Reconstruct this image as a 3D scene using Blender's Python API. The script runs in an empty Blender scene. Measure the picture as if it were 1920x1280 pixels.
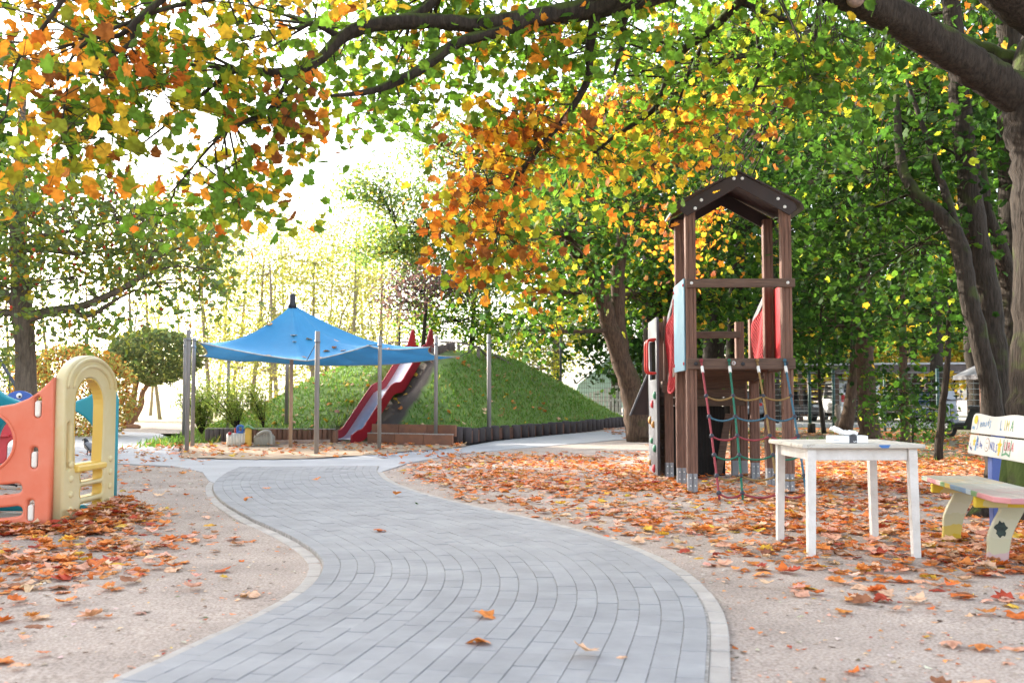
import bpy, bmesh, math, random
import numpy as np
from mathutils import Vector as V, Matrix
random.seed(7); RNG = np.random.default_rng(11)
R = math.radians
SC = bpy.context.scene
COL = SC.collection
# ------------------------------------------------------------------ camera
CAM_H = 1.05; F = 1920 * 35 / 36.0; HORIZON = 748.0
TILT = math.atan((HORIZON - 640) / F)
cam = bpy.data.cameras.new('camera'); camo = bpy.data.objects.new('camera', cam); COL.objects.link(camo)
camo.location = (0, 0, CAM_H); camo.rotation_euler = (math.pi / 2 + TILT, 0, 0)
cam.lens = 35; cam.sensor_width = 36; cam.clip_start = 0.05; cam.clip_end = 2000
cam.dof.use_dof = True; cam.dof.focus_distance = 11.0; cam.dof.aperture_fstop = 3.2
SC.camera = camo
# ------------------------------------------------------------------ sky and sun
SUN_AZ, SUN_EL = R(-52), R(21)          # azimuth from +Y towards +X
world = bpy.data.worlds.new('World'); SC.world = world; world.use_nodes = True
_n = world.node_tree.nodes; _l = world.node_tree.links
_sky = _n.new('ShaderNodeTexSky'); _sky.sky_type = 'NISHITA'; _sky.sun_disc = False
_sky.sun_elevation = SUN_EL; _sky.sun_rotation = SUN_AZ; _sky.dust_density = 3.0; _sky.air_density = 1.0; _sky.ozone_density = 1.0
_hs = _n.new('ShaderNodeHueSaturation'); _hs.inputs['Saturation'].default_value = 0.45
_l.new(_sky.outputs[0], _hs.inputs['Color']); _l.new(_hs.outputs[0], _n['Background'].inputs['Color'])
_n['Background'].inputs['Strength'].default_value = 0.15
sl = bpy.data.lights.new('sun', 'SUN'); sl.energy = 2.4; sl.angle = R(0.6); sl.color = (1.0, 0.92, 0.8)
so = bpy.data.objects.new('sun', sl); COL.objects.link(so)
_sd = V((math.sin(SUN_AZ) * math.cos(SUN_EL), math.cos(SUN_AZ) * math.cos(SUN_EL), math.sin(SUN_EL)))
so.rotation_euler = _sd.to_track_quat('Z', 'Y').to_euler()
SC.view_settings.view_transform = 'Standard'; SC.view_settings.look = 'None'
SC.view_settings.exposure = 2.6; SC.view_settings.gamma = 1.0
SC.render.engine = 'CYCLES'
SC.cycles.max_bounces = 8; SC.cycles.diffuse_bounces = 4; SC.cycles.transmission_bounces = 6; SC.cycles.use_denoising = True
SC.cycles.transparent_max_bounces = 6

# ------------------------------------------------------------------ places: the photograph's rays turned into metres
def P(px, py, d):
    a = (px - 960) / F; b = (640 - py) / F; c, s = math.cos(TILT), math.sin(TILT)
    t = d / (c - b * s)
    return V((a * t, d, CAM_H + (s + b * c) * t))
def G(px, py, z=0.0):
    a = (px - 960) / F; b = (640 - py) / F; c, s = math.cos(TILT), math.sin(TILT)
    t = (z - CAM_H) / (s + b * c)
    return V((a * t, (c - b * s) * t, z))

# ------------------------------------------------------------------ materials
MATS = {}
def mat(name, col, rough=0.6, var=0.15, scale=6.0, bump=0.0, bscale=40.0, metal=0.0, col2=None, stretch=(1, 1, 1), spec=0.4, detail=6.0, rnd=0.0, coat=0.0, world=False):
    if name in MATS: return MATS[name]
    m = bpy.data.materials.new(name); m.use_nodes = True; MATS[name] = m
    nt = m.node_tree; N = nt.nodes; L = nt.links; b = N['Principled BSDF']
    b.inputs['Roughness'].default_value = rough; b.inputs['Metallic'].default_value = metal
    b.inputs['Specular IOR Level'].default_value = spec; b.inputs['Coat Weight'].default_value = coat
    tc = N.new('ShaderNodeTexCoord'); mp = N.new('ShaderNodeMapping'); mp.inputs['Scale'].default_value = stretch
    if world: ge = N.new('ShaderNodeNewGeometry'); L.new(ge.outputs['Position'], mp.inputs['Vector'])
    else: L.new(tc.outputs['Object'], mp.inputs['Vector'])
    no = N.new('ShaderNodeTexNoise'); no.inputs['Scale'].default_value = scale; no.inputs['Detail'].default_value = detail; no.inputs['Roughness'].default_value = 0.65
    L.new(mp.outputs[0], no.inputs['Vector'])
    rp = N.new('ShaderNodeValToRGB')
    c2 = col2 or tuple(max(0, c * (1 - var * 1.6)) for c in col)
    c1 = col if col2 else tuple(min(1, c * (1 + var)) for c in col)
    rp.color_ramp.elements[0].position = 0.32; rp.color_ramp.elements[1].position = 0.68
    rp.color_ramp.elements[0].color = (*c2, 1); rp.color_ramp.elements[1].color = (*c1, 1)
    L.new(no.outputs['Fac'], rp.inputs['Fac'])
    out = rp.outputs['Color']
    if rnd:
        oi = N.new('ShaderNodeObjectInfo'); mr = N.new('ShaderNodeMapRange')
        mr.inputs['To Min'].default_value = 1 - rnd; mr.inputs['To Max'].default_value = 1 + rnd
        L.new(oi.outputs['Random'], mr.inputs['Value'])
        hv = N.new('ShaderNodeHueSaturation'); L.new(mr.outputs[0], hv.inputs['Value']); L.new(out, hv.inputs['Color']); out = hv.outputs['Color']
    L.new(out, b.inputs['Base Color'])
    if bump:
        nb = N.new('ShaderNodeTexNoise'); nb.inputs['Scale'].default_value = bscale; nb.inputs['Detail'].default_value = 5
        L.new(mp.outputs[0], nb.inputs['Vector'])
        bp = N.new('ShaderNodeBump'); bp.inputs['Strength'].default_value = bump; bp.inputs['Distance'].default_value = 0.02
        L.new(nb.outputs['Fac'], bp.inputs['Height']); L.new(bp.outputs[0], b.inputs['Normal'])
    return m

def leafmat(name, trans=0.5, rough=0.5, boost=1.5, blotch=22.0):
    if name in MATS: return MATS[name]
    m = bpy.data.materials.new(name); m.use_nodes = True; MATS[name] = m
    N = m.node_tree.nodes; L = m.node_tree.links; b = N['Principled BSDF']; o = N['Material Output']
    at = N.new('ShaderNodeAttribute'); at.attribute_name = 'leafcol'
    tc = N.new('ShaderNodeTexCoord'); no = N.new('ShaderNodeTexNoise'); no.inputs['Scale'].default_value = blotch; no.inputs['Detail'].default_value = 4; L.new(tc.outputs['Object'], no.inputs['Vector'])
    rp = N.new('ShaderNodeValToRGB'); rp.color_ramp.elements[0].position = .34; rp.color_ramp.elements[1].position = .6; rp.color_ramp.elements[0].color = (.62, .55, .50, 1); rp.color_ramp.elements[1].color = (1.06, 1.06, 1.06, 1); L.new(no.outputs['Fac'], rp.inputs['Fac'])
    m0 = N.new('ShaderNodeMix'); m0.data_type = 'RGBA'; m0.blend_type = 'MULTIPLY'; m0.inputs[0].default_value = 1.0; L.new(at.outputs['Color'], m0.inputs[6]); L.new(rp.outputs[0], m0.inputs[7]); CO = m0.outputs[2]
    L.new(CO, b.inputs['Base Color']); b.inputs['Roughness'].default_value = rough; b.inputs['Specular IOR Level'].default_value = 0.12
    tr = N.new('ShaderNodeBsdfTranslucent'); mu = N.new('ShaderNodeMix'); mu.data_type = 'RGBA'; mu.blend_type = 'MULTIPLY'
    mu.inputs[0].default_value = 1.0; mu.inputs[7].default_value = (boost * 1.1, boost * 1.05, boost * 0.6, 1)
    L.new(CO, mu.inputs[6]); L.new(mu.outputs[2], tr.inputs['Color'])
    mx = N.new('ShaderNodeMixShader'); mx.inputs[0].default_value = trans
    L.new(b.outputs[0], mx.inputs[1]); L.new(tr.outputs[0], mx.inputs[2]); L.new(mx.outputs[0], o.inputs['Surface'])
    return m

# ------------------------------------------------------------------ mesh builder
def link(name, me, m, parent=None):
    o = bpy.data.objects.new(name, me); COL.objects.link(o)
    if m is not None and not me.materials: me.materials.append(m)
    if parent is not None: o.parent = parent
    return o
def tag(o, label=None, cat=None, group=None, kind=None):
    if label: o['label'] = label
    if cat: o['category'] = cat
    if group: o['group'] = group
    if kind: o['kind'] = kind
    return o
def thing(name, label, cat, loc=(0, 0, 0), rz=0.0, group=None):
    o = bpy.data.objects.new(name, None); COL.objects.link(o); o.location = loc; o.rotation_euler = (0, 0, rz); o.empty_display_size = 0.1
    return tag(o, label, cat, group)
def copy_tree(o, parent=None):
    c = o.copy(); COL.objects.link(c); c.parent = parent
    for ch in list(o.children): copy_tree(ch, c)
    return c

class MB:
    def __init__(s): s.v = []; s.f = []; s.sm = []
    def add(s, verts, faces, smooth=False, M=None):
        o = len(s.v)
        for p in verts: s.v.append(tuple(M @ V(p)) if M is not None else tuple(p))
        for f in faces: s.f.append(tuple(i + o for i in f)); s.sm.append(smooth)
        return s
    def box(s, c, size, M=None, ch=0.004, rz=0.0):
        hx, hy, hz = (q / 2 for q in size); ch = min(ch, hx * .45, hy * .45, hz * .45)
        vs = []; idx = {}
        for sx in (-1, 1):
            for sy in (-1, 1):
                for sz in (-1, 1):
                    for k in range(3):
                        d = [hx - ch, hy - ch, hz - ch]; d[k] += ch
                        idx[(sx, sy, sz, k)] = len(vs); vs.append((sx * d[0], sy * d[1], sz * d[2]))
        fs = []
        for k in range(3):
            a, b = [(1, 2), (2, 0), (0, 1)][k]
            for sg in (-1, 1):
                q = []
                for (u, w) in ((-1, -1), (1, -1), (1, 1), (-1, 1)):
                    t = [0, 0, 0]; t[k] = sg; t[a] = u; t[b] = w; q.append(idx[(*t, k)])
                fs.append(q if sg > 0 else q[::-1])
            for u in (-1, 1):
                for w in (-1, 1):   # edges along axis k between faces a and b
                    t0 = [0, 0, 0]; t0[k] = -1; t0[a] = u; t0[b] = w; t1 = list(t0); t1[k] = 1
                    q = [idx[(*t0, a)], idx[(*t1, a)], idx[(*t1, b)], idx[(*t0, b)]]
                    fs.append(q if u * w < 0 else q[::-1])
        for sx in (-1, 1):
            for sy in (-1, 1):
                for sz in (-1, 1):
                    q = [idx[(sx, sy, sz, 0)], idx[(sx, sy, sz, 1)], idx[(sx, sy, sz, 2)]]
                    fs.append(q if sx * sy * sz > 0 else q[::-1])
        T = Matrix.Translation(V(c)) @ Matrix.Rotation(rz, 4, 'Z')
        return s.add(vs, fs, False, (M @ T) if M is not None else T)
    def beam(s, p0, p1, w, h, up=(0, 0, 1), ch=0.004):
        p0 = V(p0); p1 = V(p1); y = (p1 - p0); L_ = y.length; y.normalize(); u = V(up)
        x = y.cross(u)
        if x.length < 1e-4: x = y.cross(V((1, 0, 0)))
        x.normalize(); z = x.cross(y)
        M = Matrix((x, y, z)).transposed().to_4x4(); M.translation = (p0 + p1) / 2
        return s.box((0, 0, 0), (w, L_, h), M, ch)
    def tube(s, pts, rad, n=8, cap=True, M=None, ridge=0.0):
        pts = [V(p) for p in pts]
        if not hasattr(rad, '__len__'): rad = [rad] * len(pts)
        vs = []; prev = None; rg = [random.uniform(-1, 1) for k in range(n)]
        for i, p in enumerate(pts):
            if ridge: rg = [.8 * q + .5 * random.uniform(-1, 1) for q in rg]
            t = (pts[min(i + 1, len(pts) - 1)] - pts[max(i - 1, 0)])
            if t.length < 1e-9: t = V((0, 0, 1))
            t.normalize()
            if prev is None: a = t.cross(V((0, 0, 1)) if abs(t.z) < .9 else V((1, 0, 0)))
            else: a = prev - t * prev.dot(t)
            if a.length < 1e-6: a = t.orthogonal()
            a.normalize(); b = t.cross(a); prev = a
            for k in range(n):
                an = 2 * math.pi * k / n; vs.append(p + (a * math.cos(an) + b * math.sin(an)) * (rad[i] * (1 + ridge * rg[k]) if ridge else rad[i]))
        fs = [(i * n + k, i * n + (k + 1) % n, (i + 1) * n + (k + 1) % n, (i + 1) * n + k) for i in range(len(pts) - 1) for k in range(n)]
        if cap: fs.append(tuple(range(n))[::-1]); fs.append(tuple((len(pts) - 1) * n + k for k in range(n)))
        return s.add(vs, fs, True, M)
    def ball(s, c, r, n=8, m=6, M=None):
        r = (r, r, r) if not hasattr(r, '__len__') else r; c = V(c); vs = []
        for j in range(1, m):
            ph = math.pi * j / m
            for k in range(n):
                th = 2 * math.pi * k / n; vs.append(c + V((r[0] * math.sin(ph) * math.cos(th), r[1] * math.sin(ph) * math.sin(th), r[2] * math.cos(ph))))
        top = len(vs); vs.append(c + V((0, 0, r[2]))); vs.append(c - V((0, 0, r[2])))
        fs = [(j * n + k, (j + 1) * n + k, (j + 1) * n + (k + 1) % n, j * n + (k + 1) % n) for j in range(m - 2) for k in range(n)]
        fs += [(top, k, (k + 1) % n) for k in range(n)] + [(top + 1, (m - 2) * n + (k + 1) % n, (m - 2) * n + k) for k in range(n)]
        return s.add(vs, fs, True, M)
    def prism(s, poly, t, M=None, ch=0.0):
        """polygon in local XZ, thickness t along local Y, optionally chamfered"""
        n = len(poly); vs = []
        c = V((sum(p[0] for p in poly) / n, sum(p[1] for p in poly) / n))
        def ins(k):
            p = V(poly[k]); q = V(poly[(k - 1) % n]); r_ = V(poly[(k + 1) % n])
            e1 = (p - q).normalized(); e2 = (r_ - p).normalized(); nn = V((-(e1.y + e2.y), e1.x + e2.x))
            if nn.length < 1e-6: nn = V((-e1.y, e1.x))
            nn.normalize(); return p + nn * ch * sg
        area = sum(poly[i][0] * poly[(i + 1) % n][1] - poly[(i + 1) % n][0] * poly[i][1] for i in range(n)); sg = 1 if area > 0 else -1
        rings = [(t / 2, True), (t / 2 - ch, False), (-t / 2 + ch, False), (-t / 2, True)] if ch else [(t / 2, False), (-t / 2, False)]
        for y, i_ in rings:
            for k in range(n):
                p = ins(k) if (i_ and ch) else poly[k]; vs.append((p[0], y, p[1]))
        m = len(rings); fs = []
        for j in range(m - 1):
            for k in range(n):
                q = (j * n + k, j * n + (k + 1) % n, (j + 1) * n + (k + 1) % n, (j + 1) * n + k)
                fs.append(q if sg > 0 else q[::-1])
        f0 = tuple(range(n)); f1 = tuple((m - 1) * n + k for k in range(n))
        fs.append(f0[::-1] if sg > 0 else f0); fs.append(f1 if sg > 0 else f1[::-1])
        return s.add(vs, fs, False, M)
    def mesh(s, name):
        me = bpy.data.meshes.new(name); me.from_pydata(s.v, [], s.f); me.polygons.foreach_set('use_smooth', s.sm); me.update(); return me
    def build(s, name, m, parent=None): return link(name, s.mesh(name), m, parent)

def panel2d(name, outer, holes, thick, bevel, M, m, parent=None, res=2):
    """flat plastic or board panel with real openings; outline in local XY, thickness along local Z"""
    cu = bpy.data.curves.new(name, 'CURVE'); cu.dimensions = '2D'; cu.fill_mode = 'BOTH'; cu.extrude = max(0, thick / 2 - bevel); cu.bevel_depth = bevel; cu.bevel_resolution = res; cu.offset = -bevel
    for lp in [outer] + list(holes):
        sp = cu.splines.new('POLY'); sp.points.add(len(lp) - 1)
        for i, p in enumerate(lp): sp.points[i].co = (p[0], p[1], 0, 1)
        sp.use_cyclic_u = True
    ob = bpy.data.objects.new(name + '_c', cu); COL.objects.link(ob)
    dg = bpy.context.evaluated_depsgraph_get(); me = bpy.data.meshes.new_from_object(ob.evaluated_get(dg))
    bpy.data.objects.remove(ob); bpy.data.curves.remove(cu)
    me.name = name; me.transform(M); me.materials.clear()
    return link(name, me, m, parent)
def textmesh(body, size, M, thick=0.0008):
    cu = bpy.data.curves.new('t', 'FONT'); cu.body = body; cu.size = size; cu.extrude = thick; cu.align_x = 'CENTER'; cu.align_y = 'CENTER'; cu.resolution_u = 3
    ob = bpy.data.objects.new('t', cu); COL.objects.link(ob)
    dg = bpy.context.evaluated_depsgraph_get(); me = bpy.data.meshes.new_from_object(ob.evaluated_get(dg))
    bpy.data.objects.remove(ob); bpy.data.curves.remove(cu); me.transform(M); me.materials.clear(); return me

def spline(pts, n):
    """Catmull-Rom through pts, n samples per span"""
    pts = [V(p) for p in pts]; out = []
    for i in range(len(pts) - 1):
        p0 = pts[max(i - 1, 0)]; p1 = pts[i]; p2 = pts[i + 1]; p3 = pts[min(i + 2, len(pts) - 1)]
        for k in range(n):
            t = k / n
            out.append(0.5 * ((2 * p1) + (p2 - p0) * t + (2 * p0 - 5 * p1 + 4 * p2 - p3) * t * t + (3 * p1 - p0 - 3 * p2 + p3) * t ** 3))
    out.append(pts[-1]); return out

# ------------------------------------------------------------------ leaves
def maple_tpl(curl, fold, seed, simple=False):
    rr = random.Random(seed)
    half = [(0.0, -0.40), (0.18, -0.40), (0.40, -0.34), (0.36, -0.18), (0.53, 0.03), (0.40, 0.10), (0.41, 0.31), (0.25, 0.25), (0.17, 0.42), (0.0, 0.60)]
    if simple: half = [half[i] for i in (0, 2, 3, 4, 6, 7, 9)]
    out = half + [(-x, y) for x, y in half[-2:0:-1]]
    vs = [(0, -0.05, 0.0)]
    for x, y in out:
        r2 = x * x + y * y
        vs.append((x * rr.uniform(.9, 1.1), y * rr.uniform(.92, 1.08), curl * r2 + fold * abs(x) + rr.uniform(-.05, .05) * (abs(curl) + .3)))
    n = len(out); return np.array(vs, float), np.array([(0, 1 + k, 1 + (k + 1) % n) for k in range(n)], int)
MAPLE = [maple_tpl(c, f, i) for i, (c, f) in enumerate([(-.35, .1), (.3, -.1), (-.6, .25), (.55, .2), (-.15, -.2), (.2, .35)])]
MAPLE_S = [maple_tpl(c, f, i, True) for i, (c, f) in enumerate([(-.35, .1), (.3, -.1), (-.6, .25), (.4, .2)])]
DRY = [maple_tpl(c, f, 20 + i) for i, (c, f) in enumerate([(.5, .15), (.3, .4), (-.7, .1), (.8, -.2), (-.3, .1), (-.9, .5), (.25, -.35), (-.5, -.2)])]
OVAL = [(np.array([(0, -.5, 0), (.24, -.1, .06), (.2, .2, .05), (0, .5, -.04), (-.2, .2, .05), (-.24, -.1, .06)], float), np.array([(0, 1, 5), (1, 2, 4), (1, 4, 5), (2, 3, 4)], int))]
QUAD = [(np.array([(0, -.5, 0), (.32, 0, .1), (0, .5, 0), (-.32, 0, .1)], float), np.array([(0, 1, 2), (0, 2, 3)], int)),
        (np.array([(0, -.5, 0), (.36, -.05, -.1), (.05, .5, 0), (-.3, .1, -.08)], float), np.array([(0, 1, 2), (0, 2, 3)], int))]
def pick_cols(n, pal, jit=0.18):
    c = np.array([p[0] for p in pal], float); w = np.array([p[1] for p in pal], float); w /= w.sum()
    k = RNG.choice(len(pal), n, p=w); out = c[k] * RNG.uniform(1 - jit, 1 + jit, (n, 1)) * RNG.uniform(1 - jit * .4, 1 + jit * .4, (n, 3))
    return np.clip(out, 0, .9)
def rand_frames(n, flat=0.5):
    """orthonormal frames; flat=1 leaves lie level, flat=0 any direction"""
    nr = RNG.normal(size=(n, 3)); nr /= np.linalg.norm(nr, axis=1)[:, None]
    nr = nr * (1 - flat) + np.array([0, 0, 1.0]) * flat; nr /= np.linalg.norm(nr, axis=1)[:, None] + 1e-9
    a = RNG.normal(size=(n, 3)); a -= nr * (a * nr).sum(1)[:, None]; a /= np.linalg.norm(a, axis=1)[:, None] + 1e-9
    return np.stack([np.cross(a, nr), a, nr], axis=1)        # rows x,y,z
def leaf_mesh(name, pos, frames, size, cols, tpls):
    pos = np.asarray(pos, float); n = len(pos); which = RNG.integers(0, len(tpls), n)
    VS = []; FS = []; CS = []; off = 0
    for ti, (tv, tf) in enumerate(tpls):
        k = np.nonzero(which == ti)[0]
        if not len(k): continue
        v = np.einsum('vc,ncd->nvd', tv, frames[k]) * np.asarray(size)[k][:, None, None] + pos[k][:, None, :]
        nv = len(tv); f = tf[None] + (off + np.arange(len(k)) * nv)[:, None, None]
        VS.append(v.reshape(-1, 3)); FS.append(f.reshape(-1, 3)); CS.append(np.repeat(cols[k], nv, axis=0)); off += len(k) * nv
    v = np.concatenate(VS); f = np.concatenate(FS); c = np.concatenate(CS)
    me = bpy.data.meshes.new(name); me.vertices.add(len(v)); me.vertices.foreach_set('co', v.ravel())
    me.loops.add(f.size); me.loops.foreach_set('vertex_index', f.ravel().astype(np.int32))
    me.polygons.add(len(f)); me.polygons.foreach_set('loop_start', np.arange(0, f.size, 3, dtype=np.int32))
    me.polygons.foreach_set('loop_total', np.full(len(f), 3, dtype=np.int32))
    at = me.attributes.new('leafcol', 'FLOAT_COLOR', 'POINT'); at.data.foreach_set('color', np.concatenate([c, np.ones((len(c), 1))], 1).ravel())
    me.update(calc_edges=True); return me
GRN = (.060, .135, .022); GRND = (.035, .085, .018); YGR = (.20, .24, .03); YEL = (.52, .34, .04); ORA = (.55, .22, .035); BRN = (.20, .075, .025); RUST = (.42, .12, .025); GBL = (.05, .11, .05)
LEAF = leafmat('leaf_living', .55, .6, 1.85); LITTER = leafmat('leaf_fallen', .18, .65, 1.1, 30.0)
LEAF_ONE = leafmat('leaf_living_single', .55, .6, 1.85, 3.0); LITTER_ONE = leafmat('leaf_fallen_single', .18, .65, 1.1, 3.5)
# ================================================================== THE SETTING
def noise2(x, y, s, seed=0):
    """cheap smooth value noise, numpy"""
    x = np.asarray(x, float) / s + seed * 17.3; y = np.asarray(y, float) / s + seed * 9.1
    xi = np.floor(x).astype(int); yi = np.floor(y).astype(int); fx = x - xi; fy = y - yi
    fx = fx * fx * (3 - 2 * fx); fy = fy * fy * (3 - 2 * fy)
    h = lambda i, j: ((np.sin(i * 127.1 + j * 311.7 + seed) * 43758.5453) % 1.0)
    return (h(xi, yi) * (1 - fx) + h(xi + 1, yi) * fx) * (1 - fy) + (h(xi, yi + 1) * (1 - fx) + h(xi + 1, yi + 1) * fx) * fy
def grid_mesh(name, xs, ys, zf, m, parent=None):
    X, Y = np.meshgrid(xs, ys); Z = zf(X, Y); nx, ny = len(xs), len(ys)
    vs = np.stack([X, Y, Z], -1).reshape(-1, 3); i = np.arange((nx - 1) * (ny - 1)); r = i // (nx - 1); c = i % (nx - 1); a = r * nx + c
    fs = np.stack([a, a + 1, a + nx + 1, a + nx], 1)
    me = bpy.data.meshes.new(name); me.from_pydata(vs.tolist(), [], fs.tolist()); me.polygons.foreach_set('use_smooth', [True] * len(fs)); me.update()
    return link(name, me, m, parent)
def sheet(name, poly, z, m, kind='structure'):
    bm = bmesh.new(); vs = [bm.verts.new((p[0], p[1], z)) for p in poly]; f = bm.faces.new(vs)
    bmesh.ops.triangulate(bm, faces=[f]); bmesh.ops.recalc_face_normals(bm, faces=bm.faces[:])
    if bm.faces[0].normal.z < 0: bmesh.ops.reverse_faces(bm, faces=bm.faces[:])
    lo = [bm.verts.new((p[0], p[1], z - .12)) for p in poly]; nn = len(poly)
    for i in range(nn): bm.faces.new((vs[i], vs[(i + 1) % nn], lo[(i + 1) % nn], lo[i]))
    me = bpy.data.meshes.new(name); bm.to_mesh(me); bm.free(); return tag(link(name, me, m), kind=kind)

# sandy trodden soil
def soil_material():
    m = mat('sandy_soil', (.47, .405, .36), .95, .2, 1.3, .5, 26.0, col2=(.32, .275, .245), spec=.1)
    nt = m.node_tree; N = nt.nodes; L = nt.links; b = N['Principled BSDF']; src = b.inputs['Base Color'].links[0].from_socket
    tc = N.new('ShaderNodeTexCoord'); fn = N.new('ShaderNodeTexNoise'); fn.inputs['Scale'].default_value = 70; fn.inputs['Detail'].default_value = 4
    L.new(tc.outputs['Object'], fn.inputs['Vector']); rp = N.new('ShaderNodeValToRGB'); rp.color_ramp.elements[0].position = .36; rp.color_ramp.elements[1].position = .6
    rp.color_ramp.elements[0].color = (.68, .63, .60, 1); rp.color_ramp.elements[1].color = (1.08, 1.06, 1.04, 1); L.new(fn.outputs['Fac'], rp.inputs['Fac'])
    mu = N.new('ShaderNodeMix'); mu.data_type = 'RGBA'; mu.blend_type = 'MULTIPLY'; mu.inputs[0].default_value = 1
    L.new(src, mu.inputs[6]); L.new(rp.outputs[0], mu.inputs[7]); L.new(mu.outputs[2], b.inputs['Base Color']); return m
SOIL = soil_material()
def axis(lo, hi, fine0, fine1, st):
    a = list(np.arange(fine0, fine1, st)); w = st
    x = fine0
    pre = []
    while x > lo: w *= 1.35; x -= w; pre.append(x)
    w = st; x = a[-1]; post = []
    while x < hi: w *= 1.35; x += w; post.append(x)
    return np.array(pre[::-1] + a + post)
def ground_z(x, y):
    f = np.clip((16 - np.abs(y - 8)) / 6, 0, 1)
    return -0.022 + f * (0.022 * noise2(x, y, .9, 1) + 0.012 * noise2(x, y, .28, 2) - .012)
ground = tag(grid_mesh('ground', axis(-400, 400, -7, 8, .11), axis(-60, 900, 2, 17, .11), ground_z, SOIL), kind='structure')

# --- brick path: a gentle S
CL = spline([V(p) for p in [(-1.35, .2, 0), (-.95, 1.6, 0), (-.55, 3.0, 0), (-.27, 4.2, 0), (-.09, 5.2, 0), (-.09, 6.1, 0), (-.27, 7.0, 0), (-.72, 8.1, 0), (-1.4, 9.4, 0), (-2.08, 10.9, 0), (-2.62, 12.5, 0), (-2.98, 14.2, 0), (-3.15, 15.6, 0)]], 40)
_s = [0.0]
for i in range(1, len(CL)): _s.append(_s[-1] + (CL[i] - CL[i - 1]).length)
_s = np.array(_s); _cx = np.array([p.x for p in CL]); _cy = np.array([p.y for p in CL])
def along(s):
    x = np.interp(s, _s, _cx); y = np.interp(s, _s, _cy); e = .05
    dx = np.interp(s + e, _s, _cx) - np.interp(s - e, _s, _cx); dy = np.interp(s + e, _s, _cy) - np.interp(s - e, _s, _cy)
    return x, y, math.atan2(-dx, dy)           # heading: 0 = +Y
SMAX = _s[-1]; HALF = 1.055; NST = 20; WST = 2 * HALF / NST
bed = MB()
ss = np.arange(0, SMAX, .1); ring = []
for s_ in ss:
    x, y, h = along(s_); ring += [(x - math.cos(h) * (HALF + .004), y - math.sin(h) * (HALF + .004), 0.0085), (x + math.cos(h) * (HALF + .012), y + math.sin(h) * (HALF + .012), 0.0085)]
nb = len(ring); ring += [(p[0], p[1], -.1) for p in ring]
bed.add(ring, [(2 * i, 2 * i + 1, 2 * i + 3, 2 * i + 2) for i in range(len(ss) - 1)] + [(2 * i, 2 * i + 2, nb + 2 * i + 2, nb + 2 * i) for i in range(len(ss) - 1)] + [(2 * i + 1, nb + 2 * i + 1, nb + 2 * i + 3, 2 * i + 3) for i in range(len(ss) - 1)])
path = tag(bed.build('brick_path', mat('joint_sand', (.30, .28, .26), .95, .3, 30)), kind='structure')
BRICK_M = mat('grey_paver', (.335, .334, .343), .88, .1, 2.2, .35, 260.0, col2=(.25, .25, .258), rnd=.06, spec=.25, world=True, detail=9)
def brick_mesh(w, l, h=.022, ch=.0015):
    return MB().box((0, 0, 0), (w, l, h), ch=ch)
BW, BL = WST - .0030, .20 - .0024
proto_bricks = [brick_mesh(BW, BL - k * .002).mesh('paving_brick') for k in range(3)]
items = []
for k in range(NST):
    off = -HALF + (k + .5) * WST; s_ = .05 + (.1 if k % 2 else 0) + random.uniform(-.02, .02)
    while s_ < SMAX - .2:
        x, y, h = along(s_ + .1); c, sn = math.cos(h), math.sin(h)
        # distance travelled differs with the bend: inner strips are cut shorter
        x0, y0, h0 = along(s_ + .2); dth = h0 - h
        X, Y = x + c * off, y + sn * off
        items.append((X, Y, h + random.uniform(-.006, .006), random.uniform(-.0022, .0022), 1 - off * dth / .1 * -1))
        s_ += .2
def seen(X, Y):
    if Y < 3.2: return False
    return abs(X / Y) < .53
items_seen = sorted([t for t in items if seen(t[0], t[1])], key=lambda t: t[1])
near, rest = items_seen[:300], items_seen[300:] + [t for t in items if not seen(t[0], t[1])]
def brick_scale(t): return max(.55, min(1.35, t[4]))
for i, t in enumerate(near):
    me = proto_bricks[i % 3]; o = link('paving_brick', me, BRICK_M, path); o.location = (t[0], t[1], .0025 + t[3]); o.rotation_euler = (0, 0, t[2]); o.scale = (1, brick_scale(t), 1)
mb = MB()
for t in rest:
    mb.box((0, 0, 0), (BW, BL * brick_scale(t), .022), Matrix.Translation((t[0], t[1], .0025 + t[3])) @ Matrix.Rotation(t[2], 4, 'Z'), .0015)
tag(mb.build('paving_bricks', mat('grey_paver_far', (.335, .334, .343), .88, .13, 2.2, .3, 260.0, col2=(.25, .25, .258), spec=.25, world=True, detail=9), path), kind='stuff')
# pale edging stones on both sides
KERB_M = mat('edging_stone', (.43, .395, .365), .85, .12, 5, .3, 160, col2=(.33, .30, .275), rnd=.05, world=True)
kerb_me = [MB().box((0, 0, 0), (.085, .245 - .01 * k, .06), ch=.006).mesh('edging_stone') for k in range(2)]
kb = MB(); nk = 0
for sd in (-1, 1):
    s_ = 0.1
    while s_ < SMAX - (1.4 if sd > 0 else .3):
        x, y, h = along(s_); o_ = sd * (HALF + .052); X, Y = x + math.cos(h) * o_, y + math.sin(h) * o_
        x2, y2, h2 = along(s_ + .05); ds = math.hypot(x2 + math.cos(h2) * o_ - X, y2 + math.sin(h2) * o_ - Y) / .05
        if seen(X, Y) and Y < 10:
            o = link('edging_stone', kerb_me[nk % 2], KERB_M, path); o.location = (X, Y, (-.024 if sd > 0 else -.040) + random.uniform(-.003, .003)); o.rotation_euler = (random.uniform(-.01, .01), 0, h); nk += 1
        else: kb.box((0, 0, 0), (.085, .24, .06), Matrix.Translation((X, Y, -.026 if sd > 0 else -.040)) @ Matrix.Rotation(h, 4, 'Z'), .006)
        s_ += .25 / max(.4, ds)
tag(kb.build('edging_stones', KERB_M, path), kind='stuff')

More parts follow.
